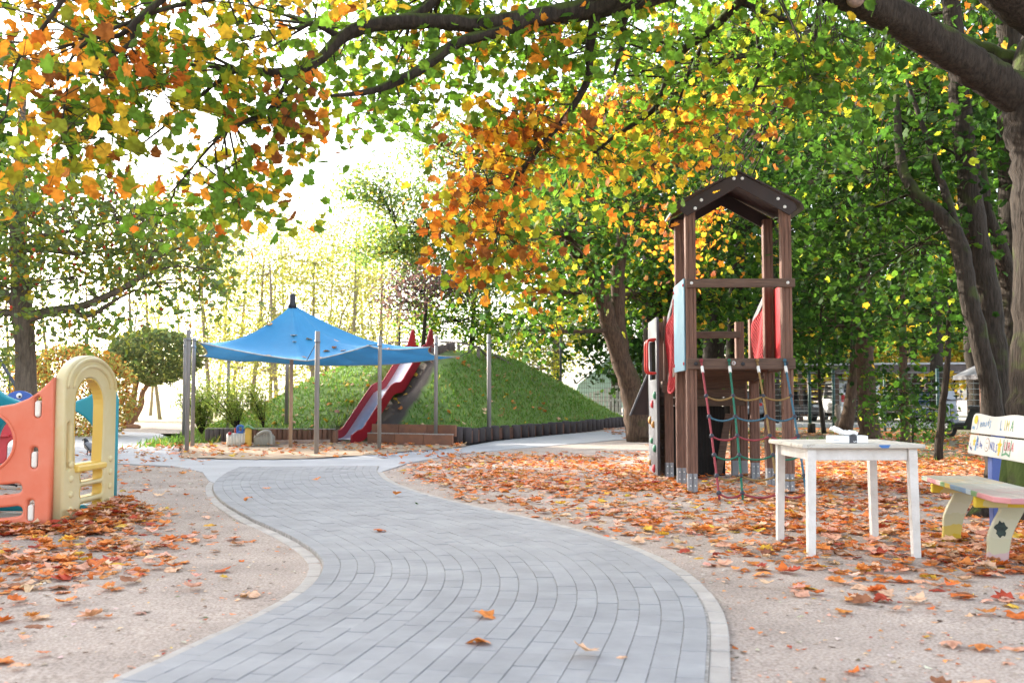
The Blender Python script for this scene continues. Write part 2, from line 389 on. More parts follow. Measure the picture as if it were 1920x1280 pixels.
# --- paved plaza and path bending round the mound
pav = [(-300, 868), (60, 866), (228, 868), (330, 873), (380, 884), (392, 900), (420, 912), (560, 905), (690, 902), (702, 892), (716, 883), (765, 867), (850, 851), (1000, 837), (1200, 820), (1320, 812), (1320, 800), (1200, 803), (1050, 814), (930, 826), (872, 836), (790, 842), (700, 850), (600, 857), (480, 859), (340, 857), (335, 838), (325, 824), (300, 812), (180, 806), (0, 812), (-300, 815)]
PAVE = mat('worn_pale_paving', (.40, .40, .415), .85, .12, 1.1, .25, 90, col2=(.32, .32, .335))
tag(sheet('paved_path', [G(*p) for p in pav], -.004, PAVE), kind='structure')
SAND = mat('pit_sand', (.50, .385, .28), .95, .15, 3.5, .8, 22, col2=(.37, .27, .19), spec=.1)
pit = [(338, 859), (480, 861.5), (600, 859.5), (700, 852), (790, 844), (876, 837), (862, 828), (640, 826), (390, 824), (345, 832)]
pp = [G(*p) for p in pit]
def sand_pit():
    xs = np.linspace(-8.6, -.6, 110); ys = np.linspace(16.6, 25, 90)
    bm = bmesh.new()
    from mathutils.geometry import tessellate_polygon
    o = grid_mesh('sand_pit', xs, ys, lambda x, y: -.006 + .022 * noise2(x, y, .7, 5) + .01 * noise2(x, y, .2, 6), SAND)
    me = o.data; bm.from_mesh(me)
    def inside(p):
        c = False; n = len(pp)
        for i in range(n):
            a, b = pp[i], pp[(i + 1) % n]
            if (a.y > p.y) != (b.y > p.y) and p.x < (b.x - a.x) * (p.y - a.y) / (b.y - a.y) + a.x: c = not c
        return c
    bmesh.ops.delete(bm, geom=[f for f in bm.faces if not inside(f.calc_center_median())], context='FACES'); bm.to_mesh(me); bm.free()
    return tag(o, kind='structure')
sand_pit()
# --- soft earth and road to the right, beyond the trees
EARTH = mat('dark_earth', (.17, .125, .085), .95, .3, 2.0, .5, 30, col2=(.075, .085, .035))
tag(sheet('lawn_strip', [G(*p) for p in [(1230, 812), (1240, 838), (1480, 850), (1700, 880), (2050, 930), (2500, 900), (2500, 796), (1900, 793), (1480, 782), (1330, 790)]], -.008, EARTH), kind='structure')
ROADM = mat('pale_gravel_yard', (.46, .42, .37), .9, .12, .8, .2, 40)
tag(sheet('road', [(6, 38.5), (70, 36), (90, 70), (2, 74)], -.006, ROADM), kind='structure')
mb = MB()
for i in range(40): mb.box((5.5 + i * 1.0, 38.2 - i * .06, .03), (.985, .12, .2), ch=.015)
tag(mb.build('road_kerb', mat('kerb_concrete', (.42, .41, .39), .8, .15, 8)), kind='structure')
# far meadow (sunlit clearing behind the play area on the left)
MEAD = mat('dry_meadow', (.30, .29, .12), .95, .25, .35, .4, 9, col2=(.36, .30, .17))
tag(sheet('meadow', [(-140, 47), (1, 47), (2, 200), (-180, 200)], -.009, MEAD), kind='structure')

# --- the mound
MC = (-1.55, 30.0); MH = 2.32; MR0, MR1 = 1.7, 6.5
BLINE = [V((-14, 24.1, 0))] + [G(*p) for p in [(385, 826), (640, 827), (840, 832), (868, 832), (917, 824), (966, 820), (1000, 816.5), (1046, 812), (1095, 807), (1140, 801), (1180, 796), (1240, 791)]]
SLA, SLB = V((-4.02, 23.85, 0)), V((-2.55, 28.3, 0))            # slide foot and head
def strip_d(x, y):
    d = (SLB - SLA); n = np.array([d.y, -d.x]) / d.length; return (x - SLA.x) * n[0] + (y - SLA.y) * n[1]
def bollard_side(x, y):
    """distance from the line of bollards, positive on the mound's side"""
    x = np.asarray(x, float); y = np.asarray(y, float); best = np.full(x.shape, 1e9); sg = np.ones(x.shape)
    for a, b in zip(BLINE[:-1], BLINE[1:]):
        dx, dy = b.x - a.x, b.y - a.y; L2 = dx * dx + dy * dy; t = np.clip(((x - a.x) * dx + (y - a.y) * dy) / L2, 0, 1)
        d = np.hypot(x - a.x - t * dx, y - a.y - t * dy); c = dx * (y - a.y) - dy * (x - a.x); k = d < best; best = np.where(k, d, best); sg = np.where(k, np.where(c > 0, 1, -1), sg)
    return best * sg
def mound_z(x, y):
    a = np.arctan2(y - MC[1], x - MC[0]); r = np.hypot(x - MC[0], (y - MC[1]))
    # stretched backwards to the right, where the edging runs off round it
    k = 1 + .25 * np.exp(-((a + .2) / .55) ** 2) + 1.1 * np.exp(-((a - 1.1) / .5) ** 2) + .24 * np.exp(-((np.abs(a) - 2.95) / .5) ** 2)
    t = np.clip((MR1 * k - r) / (MR1 * k - MR0), 0, 1); t = np.where(t < 1, t - .06 * np.sin(2 * np.pi * t), t)
    t = np.where(t > .86, .86 + (t - .86) * (1 - (t - .86) * 2.6), t)
    z = MH * t / .91 + .10 * (noise2(x, y, 1.4, 8) - .5) * np.clip(t * 5, 0, 1) + .05 * (noise2(x, y, .4, 9) - .5) * np.clip(t * 5, 0, 1)
    s = bollard_side(x, y); z = np.where(s < 0, -.2, np.minimum(z, .22 + 1.15 * s - .07 * np.clip(s, 0, 6) ** 2))
    d_ = strip_d(x, y); u_ = ((x - SLA.x) * (SLB.x - SLA.x) + (y - SLA.y) * (SLB.y - SLA.y)) / (SLB - SLA).length
    cap = np.interp(u_, [-.2, .55, .8, 1.95, 2.35, 2.82, 4.05, 4.5, 5.2], [.0, .02, .14, .92, 1.08, 1.17, 2.02, 2.2, 2.36]) - .06
    w_ = np.clip((.75 - np.abs(d_)) / .35, 0, 1) * ((u_ > -.3) & (u_ < 5.0)); z = np.where(w_ > 0, z * (1 - w_) + np.minimum(z, cap) * w_, z)
    return np.where(t > 0, z + .04, -.2)
SLA, SLB = V((-4.02, 23.85, 0)), V((-2.55, 28.3, 0))            # slide foot and head
def strip_d(x, y):                                               # distance to the worn strip right of the slide
    d = (SLB - SLA); n = np.array([d.y, -d.x]) / d.length; return (x - SLA.x) * n[0] + (y - SLA.y) * n[1]
def mound_material():
    m = mat('mound_turf', (.19, .28, .07), .95, .3, 2.2, .5, 60, col2=(.11, .18, .05))
    nt = m.node_tree; N = nt.nodes; L = nt.links; b = N['Principled BSDF']; src = b.inputs['Base Color'].links[0].from_socket
    at = N.new('ShaderNodeAttribute'); at.attribute_name = 'worn'; no = N.new('ShaderNodeTexNoise'); no.inputs['Scale'].default_value = 5
    ad = N.new('ShaderNodeMath'); ad.operation = 'ADD'; L.new(at.outputs['Fac'], ad.inputs[0]); L.new(no.outputs['Fac'], ad.inputs[1])
    rp = N.new('ShaderNodeValToRGB'); rp.color_ramp.elements[0].position = .62; rp.color_ramp.elements[1].position = .86; L.new(ad.outputs[0], rp.inputs['Fac'])
    mu = N.new('ShaderNodeMix'); mu.data_type = 'RGBA'; L.new(rp.outputs[0], mu.inputs[0]); L.new(src, mu.inputs[6]); mu.inputs[7].default_value = (.085, .066, .052, 1)
    L.new(mu.outputs[2], b.inputs['Base Color']); return m
mound = tag(grid_mesh('grass_mound', np.linspace(-13, 8, 180), np.linspace(22.5, 45, 190), mound_z, mound_material()), kind='structure')
def worn(x, y):
    d = strip_d(x, y); s = ((x - SLA.x) * (SLB.x - SLA.x) + (y - SLA.y) * (SLB.y - SLA.y)) / (SLB - SLA).length
    w = np.exp(-((d - .55) / .42) ** 4) * np.clip((s + .2) * 2, 0, 1) * np.clip(6.2 - s, 0, 1)
    w = np.maximum(w, .9 * np.exp(-((d - .1) / .9) ** 4) * np.clip(1.0 - np.abs(s - .3), 0, 1)); return w
_me = mound.data; co = np.empty(len(_me.vertices) * 3); _me.vertices.foreach_get('co', co); co = co.reshape(-1, 3)
_at = _me.attributes.new('worn', 'FLOAT', 'POINT'); _at.data.foreach_set('value', worn(co[:, 0], co[:, 1]) * .5)
# grass on the mound: one mass of blades
def grass(name, xs, ys, zs, hmin, hmax, w, pal, parent=None):
    n = len(xs); pos = np.stack([xs, ys, zs], 1); fr = rand_frames(n, 0.0)
    up = np.array([0, 0, 1.0]) + RNG.normal(size=(n, 3)) * .38; up /= np.linalg.norm(up, axis=1)[:, None]
    a = RNG.normal(size=(n, 3)); a -= up * (a * up).sum(1)[:, None]; a /= np.linalg.norm(a, axis=1)[:, None]
    fr = np.stack([a, up, np.cross(a, up)], 1); tp = [(np.array([(-w, 0, 0), (w, 0, 0), (w * .2, 1, .15)], float), np.array([(0, 1, 2)], int)), (np.array([(-w, 0, 0), (w, 0, 0), (-w * .6, .9, -.25)], float), np.array([(0, 1, 2)], int))]
    me = leaf_mesh(name, pos, fr, RNG.uniform(hmin, hmax, n), pick_cols(n, pal, .25), tp); return tag(link(name, me, leafmat('grass_blade', .35, .5, 1.2), parent), kind='stuff')
n = 140000; gx = RNG.uniform(-12, 6, n); gy = RNG.uniform(23, 42, n); gz = mound_z(gx, gy)
keep = (gz > .05) & (worn(gx, gy) + .5 * (noise2(gx, gy, .5, 3) - .5) < .3); gx, gy, gz = gx[keep], gy[keep], gz[keep]
GRASSPAL = [((.135, .275, .06), 4), ((.18, .32, .07), 3), ((.23, .31, .085), 1), ((.36, .32, .13), .5)]
tag(grass('grass', gx, gy, gz - .01, .05, .15, .16, GRASSPAL), 'short green grass covering the mound', 'grass')
n = 9000; gx = RNG.uniform(6, 20, n); gy = RNG.uniform(17, 36, n); k_ = noise2(gx, gy, 1.3, 4) > .5
tag(grass('grass', gx[k_], gy[k_], np.full(k_.sum(), -.01), .04, .12, .16, GRASSPAL), 'thin grass on the dark soil under the right-hand trees', 'grass')
n = 1500; gx = RNG.normal(-7.9, .35, n); gy = RNG.normal(24.6, 1.2, n)
tag(grass('grass', gx, gy, np.full(n, -.01), .06, .25, .12, GRASSPAL), 'rough grass tuft at the left foot of the mound', 'grass')
# ================================================================== PLAY TOWER
WOOD = mat('weathered_red_timber', (.215, .115, .082), .78, .2, 5, .35, 30, col2=(.105, .056, .041), stretch=(9, 9, .7), rnd=.12)
WOODH = mat('weathered_brown_beam', (.16, .10, .074), .8, .2, 5, .35, 30, col2=(.08, .05, .038), stretch=(.7, 9, 9), rnd=.1)
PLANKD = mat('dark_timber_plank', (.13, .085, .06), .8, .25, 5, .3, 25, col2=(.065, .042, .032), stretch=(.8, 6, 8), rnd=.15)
STEEL = mat('galvanised_shoe', (.30, .31, .33), .5, .12, 9, .1, 30, metal=.5, col2=(.22, .23, .25))
ROOFM = mat('dark_brown_roof_panel', (.036, .021, .02), .5, .2, 4, .1, 60, col2=(.024, .015, .0145))
PALEBLUE = mat('pale_blue_panel', (.17, .31, .40), .4, .05, 3, .03, 40, col2=(.15, .28, .37))
GREYP = mat('grey_panel', (.085, .088, .10), .5, .08, 4, .05, 60)
REDP = mat('red_plastic', (.42, .012, .018), .4, .1, 5)
WHITEP = mat('white_cap', (.75, .75, .73), .45, .05, 5)
BLACKP = mat('black_plastic', (.022, .023, .028), .5, .15, 9)
T0 = V((2.075, 11.53, 0)); tower = thing('play_tower', 'wooden play tower with brown gabled roof, red nets and coloured rope net', 'play tower', T0, R(-2.2))
TW, TD, PW = 1.10, .95, .118                  # post spacing, width
def post_mesh(h0, h1, w=PW):
    """square post with two grooves in each face"""
    a = w / 2; g = .006; prof = []
    side = [(-a + .006, -a), (-a * .42 - .006, -a), (-a * .42, -a + g), (-a * .42 + .006, -a), (a * .42 - .006, -a), (a * .42, -a + g), (a * .42 + .006, -a), (a - .006, -a)]
    for q in range(4):
        c, s = [(1, 0), (0, 1), (-1, 0), (0, -1)][q]
        prof += [(x * c - y * s, x * s + y * c) for x, y in side]
    n = len(prof); vs = [(x, y, h0) for x, y in prof] + [(x, y, h1) for x, y in prof]
    fs = [(k, (k + 1) % n, n + (k + 1) % n, n + k) for k in range(n)] + [tuple(range(n))[::-1], tuple(range(n, 2 * n))]
    return MB().add(vs, fs)
def tpost(x, y, top, shoe=.21, w=PW):
    o = post_mesh(shoe - .01, top, w).build('post', WOOD, tower); o.location = (x, y, 0)
    s = MB(); a = w / 2 * .92
    for sx in (-1, 1): s.box((sx * a * .52, 0, shoe / 2 - .04), (a * .98, a * 2, shoe + .08), ch=.006)
    q = s.build('shoe', STEEL, o)
    for sx in (-1, 1):
        for z in (.06, .15): MB().tube([(sx * a * .5, -a + .004, z), (sx * a * .5, -a - .008, z)], .009, 8).build('shoe_bolt', WHITEP, o)
    return o
for x in (0, TW):
    for y in (0, TD): tpost(x, y, 3.30)
def bolt(x, y, z, m, r=.018, ax='y', parent=None, name='bolt_cap'):
    mb = MB(); d = V((0, -1, 0)) if ax == 'y' else V((-1, 0, 0)); p = V((x, y, z))
    mb.tube([p, p + d * .008, p + d * .013], [r, r, r * .55], 12); mb.build(name, m, parent or tower)
def tbeam(name, p0, p1, w, h, m=WOODH): return MB().beam(p0, p1, w, h, ch=.006).build(name, m, tower)
Yf = -PW / 2 - .022
tbeam('platform_beam', (-.06, Yf, 1.455), (TW + .075, Yf, 1.455), .042, .125)
tbeam('guard_rail', (-.06, Yf, 2.385), (TW + .085, Yf, 2.385), .042, .10)
for x in (0.0, TW): bolt(x, Yf - .021, 2.385, WHITEP); bolt(x + (.04 if x == 0 else -.03), Yf - .021, 1.455, BLACKP, .023)
bolt(.575, Yf - .021, 1.452, BLACKP, .022)
disc = MB().tube([(.47, Yf - .0215, 1.462), (.47, Yf - .024, 1.462)], .024, 16).build('number_disc', mat('disc_white', (.6, .58, .56), .5), tower)
me = textmesh('9', .045, Matrix.Translation((.47, Yf - .0255, 1.462)) @ Matrix.Rotation(R(90), 4, 'X')); link('number', me, mat('number_ink', (.25, .05, .05), .6), disc)
# platform deck and side beams
for k in range(9): MB().box((TW / 2, .02 + k * .115, 1.43), (TW - PW - .01, .105, .045), ch=.005).build('deck_plank', PLANKD, tower)
for x in (0, TW): tbeam('side_beam', (x, PW / 2, 1.44), (x, TD - PW / 2, 1.44), .05, .12)
tbeam('back_beam', (PW / 2, TD, 1.44), (TW - PW / 2, TD, 1.44), .05, .12)
# roof: two slabs with rounded eaves, and gable boards front and back
AP = (TW / 2, 3.70); EV = [(-.135, 3.345), (TW + .135, 3.345)]
Y0, Y1 = -.11, TD + .12
for sd in (0, 1):
    e = V((EV[sd][0], 0, EV[sd][1])); a = V((AP[0], 0, AP[1])); d = (e - a).normalized(); nrm = V((-d.z, 0, d.x)) if sd else V((d.z, 0, -d.x))
    if nrm.z < 0: nrm = -nrm
    pts = [a, a + (e - a) * .5, e - d * .03, e + d * .03 - V((0, 0, .006)), e + d * .06 - V((0, 0, .03)), e + d * .075 - V((0, 0, .065))]
    mb = MB(); vs = []
    for y in (Y0, Y1):
        for k, p in enumerate(pts):
            vs.append((p.x, y, p.z))
        for k, p in enumerate(pts): q = p - nrm * .02; vs.append((q.x, y, q.z))
    n = len(pts); fs = []
    for k in range(n - 1):
        fs += [(k, k + 1, 2 * n + k + 1, 2 * n + k), (n + k, 3 * n + k, 3 * n + k + 1, n + k + 1), (k, n + k, n + k + 1, k + 1), (2 * n + k, 2 * n + k + 1, 3 * n + k + 1, 3 * n + k)]
    fs.append((n - 1, 2 * n - 1, 4 * n - 1, 3 * n - 1)); mb.add(vs, fs, False); mb.build('roof_panel', ROOFM, tower)
def gable(y):
    t = .155; poly = [(EV[0][0] + .035, EV[0][1] - .03), (AP[0], AP[1] - .018), (EV[1][0] - .035, EV[1][1] - .03), (EV[1][0] - .01, EV[1][1] - .11), (EV[1][0] - .10, EV[1][1] - .175), (AP[0], AP[1] - .20), (EV[0][0] + .10, EV[0][1] - .175), (EV[0][0] + .01, EV[0][1] - .11)]
    MB().prism(poly[::-1], .03, Matrix.Translation((0, y, 0)), .006).build('gable_board', ROOFM, tower)
gable(-PW / 2 - .018); gable(TD + PW / 2 + .018)
for bx, bz in ((AP[0] - .048, 3.60), (AP[0] + .048, 3.60), (.125, 3.352), (.052, 3.255), (TW - .095, 3.36), (TW - .02, 3.265)): bolt(bx, -PW / 2 - .034, bz, WHITEP, .019)
# pale blue side panel on the left
pb = MB().box((-PW / 2 - .014, TD * .46, 1.915), (.018, TD * .98, 1.07), ch=.005).build('side_panel', PALEBLUE, tower)
for y in (-.01, TD * .9):
    for z in (1.46, 2.37): bolt(-PW / 2 - .023, y, z, REDP, .02, 'x', pb, 'red_cap')
MB().box((TW + PW / 2 + .012, TD * .5, 1.93), (.02, TD * .9, .98), ch=.006).build('red_side_panel', REDP, tower)
# second module behind: four lower posts, bridge with red nets, dark planked underside
S2 = 1.98; SX0, SX1 = -.03, TW + .02
for x in (SX0, SX1): tpost(x, S2, 2.17 if x == SX0 else 2.13); tpost(x, S2 + 1.0, 2.17)
for x in (SX0, SX1):
    tbeam('bridge_bearer', (x, TD + PW / 2, 1.42), (x, S2 - PW / 2, 1.32), .05, .12)
    tbeam('bridge_handrail', (x, TD + PW / 2, 2.40), (x, S2 - PW / 2, 2.07), .05, .10, GREYP)
for k in range(8):
    y = TD + .14 + k * .115; MB().box((TW / 2, y, 1.40 - (y - TD) * .1), (TW - .05, .10, .04), ch=.005).build('bridge_plank', PLANKD, tower)
tbeam('cross_rail', (SX0, S2 + 1.0 - .07, 1.98), (SX1, S2 + 1.0 - .07, 1.98), .045, .10)
tbeam('collar_beam', (SX0 - .09, S2 - PW / 2 - .012, 1.22), (SX0 + .09, S2 - PW / 2 - .012, 1.22), .05, .16)
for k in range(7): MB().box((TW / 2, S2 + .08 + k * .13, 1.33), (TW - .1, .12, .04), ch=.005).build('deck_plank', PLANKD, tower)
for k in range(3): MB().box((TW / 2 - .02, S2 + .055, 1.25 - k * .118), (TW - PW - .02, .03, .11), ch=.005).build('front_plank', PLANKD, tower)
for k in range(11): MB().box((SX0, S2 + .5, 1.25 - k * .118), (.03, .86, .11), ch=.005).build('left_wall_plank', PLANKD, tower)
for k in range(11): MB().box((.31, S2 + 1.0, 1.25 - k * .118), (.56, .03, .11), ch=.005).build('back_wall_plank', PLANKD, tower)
for x in (.93, 1.06): o = post_mesh(.2, 1.3, .10).build('inner_post', WOOD, tower); o.location = (x, S2 + .45, 0); MB().box((0, 0, .1), (.09, .09, .24), ch=.006).build('shoe', STEEL, o)
tbeam('slanted_board', (.68, S2 + .34, .02), (.84, S2 + .34, .85), .03, .10, WOODH)
# black boards standing in for the deep shade below the deck
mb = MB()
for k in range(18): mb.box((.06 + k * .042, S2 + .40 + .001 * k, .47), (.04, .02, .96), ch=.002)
mb.build('shadow_board', mat('black_shade_board', (.012, .010, .009), .85), tower)
# red knotted nets: diamond mesh of cords
NETM = mat('red_net_cord', (.34, .008, .013), .75, .15, 30)
def net(name, x, y0, y1, ztop, zbot, nu, nv, r=.0052, sag=.05):
    mb = MB()
    def pt(u, v):
        y = y0 + (y1 - y0) * u; zt = ztop(u); zb = zbot(u); return V((x + .02 * math.sin(u * 7 + v * 5), y, zb + (zt - zb) * v))
    for k in range(-nv, nu + 1):
        for dr in (1, -1):
            pts = []
            for j in range(nv * 2 + 1):
                v = j / (nv * 2); u = (k + v * nv) / nu if dr > 0 else (k + nv - v * nv) / nu
                if 0 <= u <= 1: pts.append(pt(u, v))
            if len(pts) > 1: mb.tube(pts, r, 4, False)
    for v in (0, 1): mb.tube([pt(i / 12, v) for i in range(13)], r * 1.8, 5)
    return mb.build(name, NETM, tower)
net('red_net', SX1 - .02, TD + .07, S2 - .06, lambda u: 2.35 - .33 * u, lambda u: 1.44 - .06 * u - .02, 15, 11, .0075)
net('red_net', SX0 - .02, TD + .07, S2 - .06, lambda u: 2.30 - .33 * u, lambda u: 1.40 - .10 * u - .22 * math.sin(u * math.pi), 15, 13, .0075)
# climbing wall panel on the left with holds and red handles
cw0, cw1 = S2 - .10, S2 + 1.05
mcw = Matrix.Translation((SX0 - .15, 0, 0)) @ Matrix.Rotation(R(90), 4, 'Z') @ Matrix.Rotation(R(90), 4, 'X')
outer = [(cw0, .02), (cw1, .02), (cw1, 2.10), (cw1 - .05, 2.16), (cw0 + .05, 2.16), (cw0, 2.10)]
hole = [(cw0 + .16, 1.32), (cw1 - .16, 1.32), (cw1 - .16, 1.86), (cw0 + .16, 1.86)]
cw = panel2d('climbing_wall', outer, [hole], .035, .006, mcw, GREYP, tower)
for i, (u, z, c) in enumerate([(.15, 1.10, (.05, .20, .11)), (.45, .98, (.5, .05, .06)), (.75, .75, (.42, .2, .05)), (.35, .70, (.42, .2, .05)), (.55, .47, (.05, .22, .12)), (.2, .38, (.12, .22, .33)), (.3, .10, (.5, .06, .08)), (.8, .15, (.12, .22, .33))]):
    h = MB(); rr = random.Random(i)
    h.ball((SX0 - .178, cw0 + u * 1.1, z), (.032, .045 * rr.uniform(.8, 1.2), .05 * rr.uniform(.8, 1.2)), 9, 6); o = h.build('climbing_hold', mat('hold_%d' % (i % 5), c, .6, .2, 12), cw)
HAND = mat('red_painted_handle', (.5, .015, .008), .3, .05, 5, coat=.3)
for y in (cw0 + .06, cw0 + .36):
    MB().tube(spline([(SX0 - .16, y, 1.86), (SX0 - .26, y, 1.85), (SX0 - .285, y, 1.78), (SX0 - .285, y, 1.60), (SX0 - .285, y, 1.47), (SX0 - .26, y, 1.41), (SX0 - .16, y, 1.40)], 4), .016, 8).build('grab_handle', HAND, tower)
MB().prism([(SX0 - .17, .82), (SX0 - .17, 1.42), (SX0 - .42, .82)], .02, Matrix.Translation((0, cw1 + .1, 0))).build('angled_board', ROOFM, tower)
MB().beam((SX0 - .16, cw1 + .08, 1.44), (SX0 - .43, cw1 + .08, .81), .03, .03).build('angled_board_edge', GREYP, tower)
# rope net down to the sand
ROPE = {'r': (.33, .055, .07), 'g': (.025, .17, .11), 'y': (.30, .19, .07), 'b': (.06, .16, .23)}
RM = {k: mat('rope_' + k, c, .8, .2, 40, .6, 200, stretch=(1, 1, 3)) for k, c in ROPE.items()}
tops = [(.10, 'r'), (.415, 'g'), (.735, 'y'), (1.045, 'b')]; bots = [.12, .36, .73, 1.02]
def vrope(k, t):
    x0 = tops[k][0]; x1 = bots[k]; return V((x0 + (x1 - x0) * t, Yf - .045 - 1.0 * t - .06 * math.sin(math.pi * t), 1.455 * (1 - t) - .03 * math.sin(math.pi * t) + .012))
for k, (x, c) in enumerate(tops):
    MB().tube([vrope(k, i / 16) for i in range(17)], .0125, 8).build('net_rope', RM[c], tower)
    e = MB(); p = vrope(k, .0); e.ball(p + V((0, -.002, .025)), .022, 8, 6); e.build('rope_eye', RM[c], tower)
    MB().tube([vrope(k, .03), vrope(k, .075)], .018, 8).build('rope_sleeve', WHITEP, tower)
conn = MB()
for t, c in ((.25, 'y'), (.40, 'b'), (.54, 'r'), (.68, 'g'), (.83, 'y'), (.955, 'r')):
    for k in range(3):
        a, b = vrope(k, t), vrope(k + 1, t); pts = []
        for i in range(9):
            u = i / 8; pts.append(a.lerp(b, u) + V((0, -.01, -.045 * 4 * u * (1 - u))))
        MB().tube(pts, .0105, 7).build('cross_rope', RM[c], tower)
    for k in range(4):
        q = MB(); p = vrope(k, t); q.ball(p, (.026, .026, .03), 8, 6); q.box(p + V((0, 0, 0)), (.05, .026, .028), ch=.008); q.build('rope_connector', mat('connector_dark', (.035, .037, .055), .5), tower)
# ================================================================== TABLE, PACKET, BENCH
PAINTW = mat('white_chipped_paint', (.68, .66, .63), .6, .05, 9, .2, 60, col2=(.56, .53, .49), detail=9)
def worn_top():
    m = mat('worn_white_tabletop', (.56, .53, .47), .65, .06, 4, .15, 70, col2=(.44, .40, .34), detail=10)
    nt = m.node_tree; N = nt.nodes; L = nt.links; b = N['Principled BSDF']; src = b.inputs['Base Color'].links[0].from_socket
    tc = N.new('ShaderNodeTexCoord'); no = N.new('ShaderNodeTexNoise'); no.inputs['Scale'].default_value = 7; no.inputs['Detail'].default_value = 8; no.inputs['Roughness'].default_value = .8; L.new(tc.outputs['Object'], no.inputs['Vector'])
    rp = N.new('ShaderNodeValToRGB'); rp.color_ramp.elements[0].position = .56; rp.color_ramp.elements[1].position = .62; L.new(no.outputs['Fac'], rp.inputs['Fac'])
    mu = N.new('ShaderNodeMix'); mu.data_type = 'RGBA'; L.new(rp.outputs[0], mu.inputs[0]); L.new(src, mu.inputs[6]); mu.inputs[7].default_value = (.25, .21, .165, 1); L.new(mu.outputs[2], b.inputs['Base Color']); return m
tb = thing('table', 'white painted wooden table with a small packet lying on it', 'table', (2.38, 7.2, 0), R(0.5))
TWX, TDY = .84, .86; TOPZ = .745
MB().box((0, 0, TOPZ - .015), (TWX, TDY, .03), ch=.006).build('tabletop', worn_top(), tb)
for sx in (-1, 1):
    for sy in (-1, 1):
        q = MB(); x, y = sx * (TWX / 2 - .075), sy * (TDY / 2 - .06); a = .029
        vs = [(x + i * a, y + j * a, TOPZ - .032) for i in (-1, 1) for j in (-1, 1)] + [(x + i * a * .86 + sx * .012, y + j * a * .86 + sy * .01, -.02) for i in (-1, 1) for j in (-1, 1)]
        q.add(vs, [(0, 1, 3, 2), (4, 6, 7, 5), (0, 2, 6, 4), (1, 5, 7, 3), (0, 4, 5, 1), (2, 3, 7, 6)]); q.build('leg', PAINTW, tb)
for sy in (-1, 1): MB().box((0, sy * (TDY / 2 - .062), TOPZ - .072), (TWX - .21, .02, .08), ch=.003).build('apron', PAINTW, tb)
for sx in (-1, 1): MB().box((sx * (TWX / 2 - .078), 0, TOPZ - .072), (.02, TDY - .18, .08), ch=.003).build('apron', PAINTW, tb)
BLUEP = mat('blue_paint', (.05, .16, .42), .5)
pt = MB(); pt.prism([(-.01, -.012), (.035, -.012), (.05, .010), (-.025, .010), (-.03, .004)], .002, Matrix.Translation((.13, -TDY / 2 - .0008, TOPZ - .014))); pt.build('blue_paint_patch', BLUEP, tb)
# packet: card box with dark band, crumpled paper on top
pk = thing('paper_packet', 'white card packet with black band and loose paper lying on table', 'packet', (2.345, 7.0, TOPZ), R(2))
CARD = mat('white_card', (.80, .80, .80), .6, .03, 10)
MB().box((0, 0, .026), (.255, .12, .05), ch=.003).build('box', CARD, pk)
MB().box((.022, 0, .0262), (.056, .1225, .0522), ch=.002).build('dark_band', mat('dark_card', (.05, .05, .055), .55), pk)
link('print', textmesh('xdr', .018, Matrix.Translation((.035, -.062, .012)) @ Matrix.Rotation(R(90), 4, 'X')), CARD, pk)
link('print', textmesh('amscan', .012, Matrix.Translation((-.095, -.0605, .022)) @ Matrix.Rotation(R(90), 4, 'X')), mat('grey_print', (.45, .45, .45), .6), pk)
q = MB(); xs = np.linspace(0, 1, 9); vs = []
for j, y in enumerate((-.05, -.015, .02, .05)):
    for x in xs:
        z = .057 + .058 * max(0, 1 - x * 3.2) + .028 * math.sin(x * 2.6) + .006 * math.sin(j * 2 + x * 9)
        vs.append((-.075 + .14 * x - .02 * max(0, 1 - x * 3), y * (1 + .1 * math.sin(x * 5)), z))
q.add(vs, [(j * 9 + i, j * 9 + i + 1, (j + 1) * 9 + i + 1, (j + 1) * 9 + i) for j in range(3) for i in range(8)], False)
pp_ = q.build('folded_paper', CARD, pk); pp_.modifiers.new('t', 'SOLIDIFY').thickness = .022; pp_.modifiers[0].offset = -1

# bench: runs away from the camera, faces left
A_ = V((3.22, 7.90, 0)); B_ = V((2.95, 6.08, 0)); LB = (B_ - A_).length
bench = thing('bench', 'child-painted wooden bench with names on its white backrest', 'bench', A_, 0)
el = (B_ - A_).normalized(); eb = V((-el.y, el.x, 0)); bench.matrix_world = Matrix.Translation(A_) @ Matrix((el, eb, V((0, 0, 1)))).transposed().to_4x4()
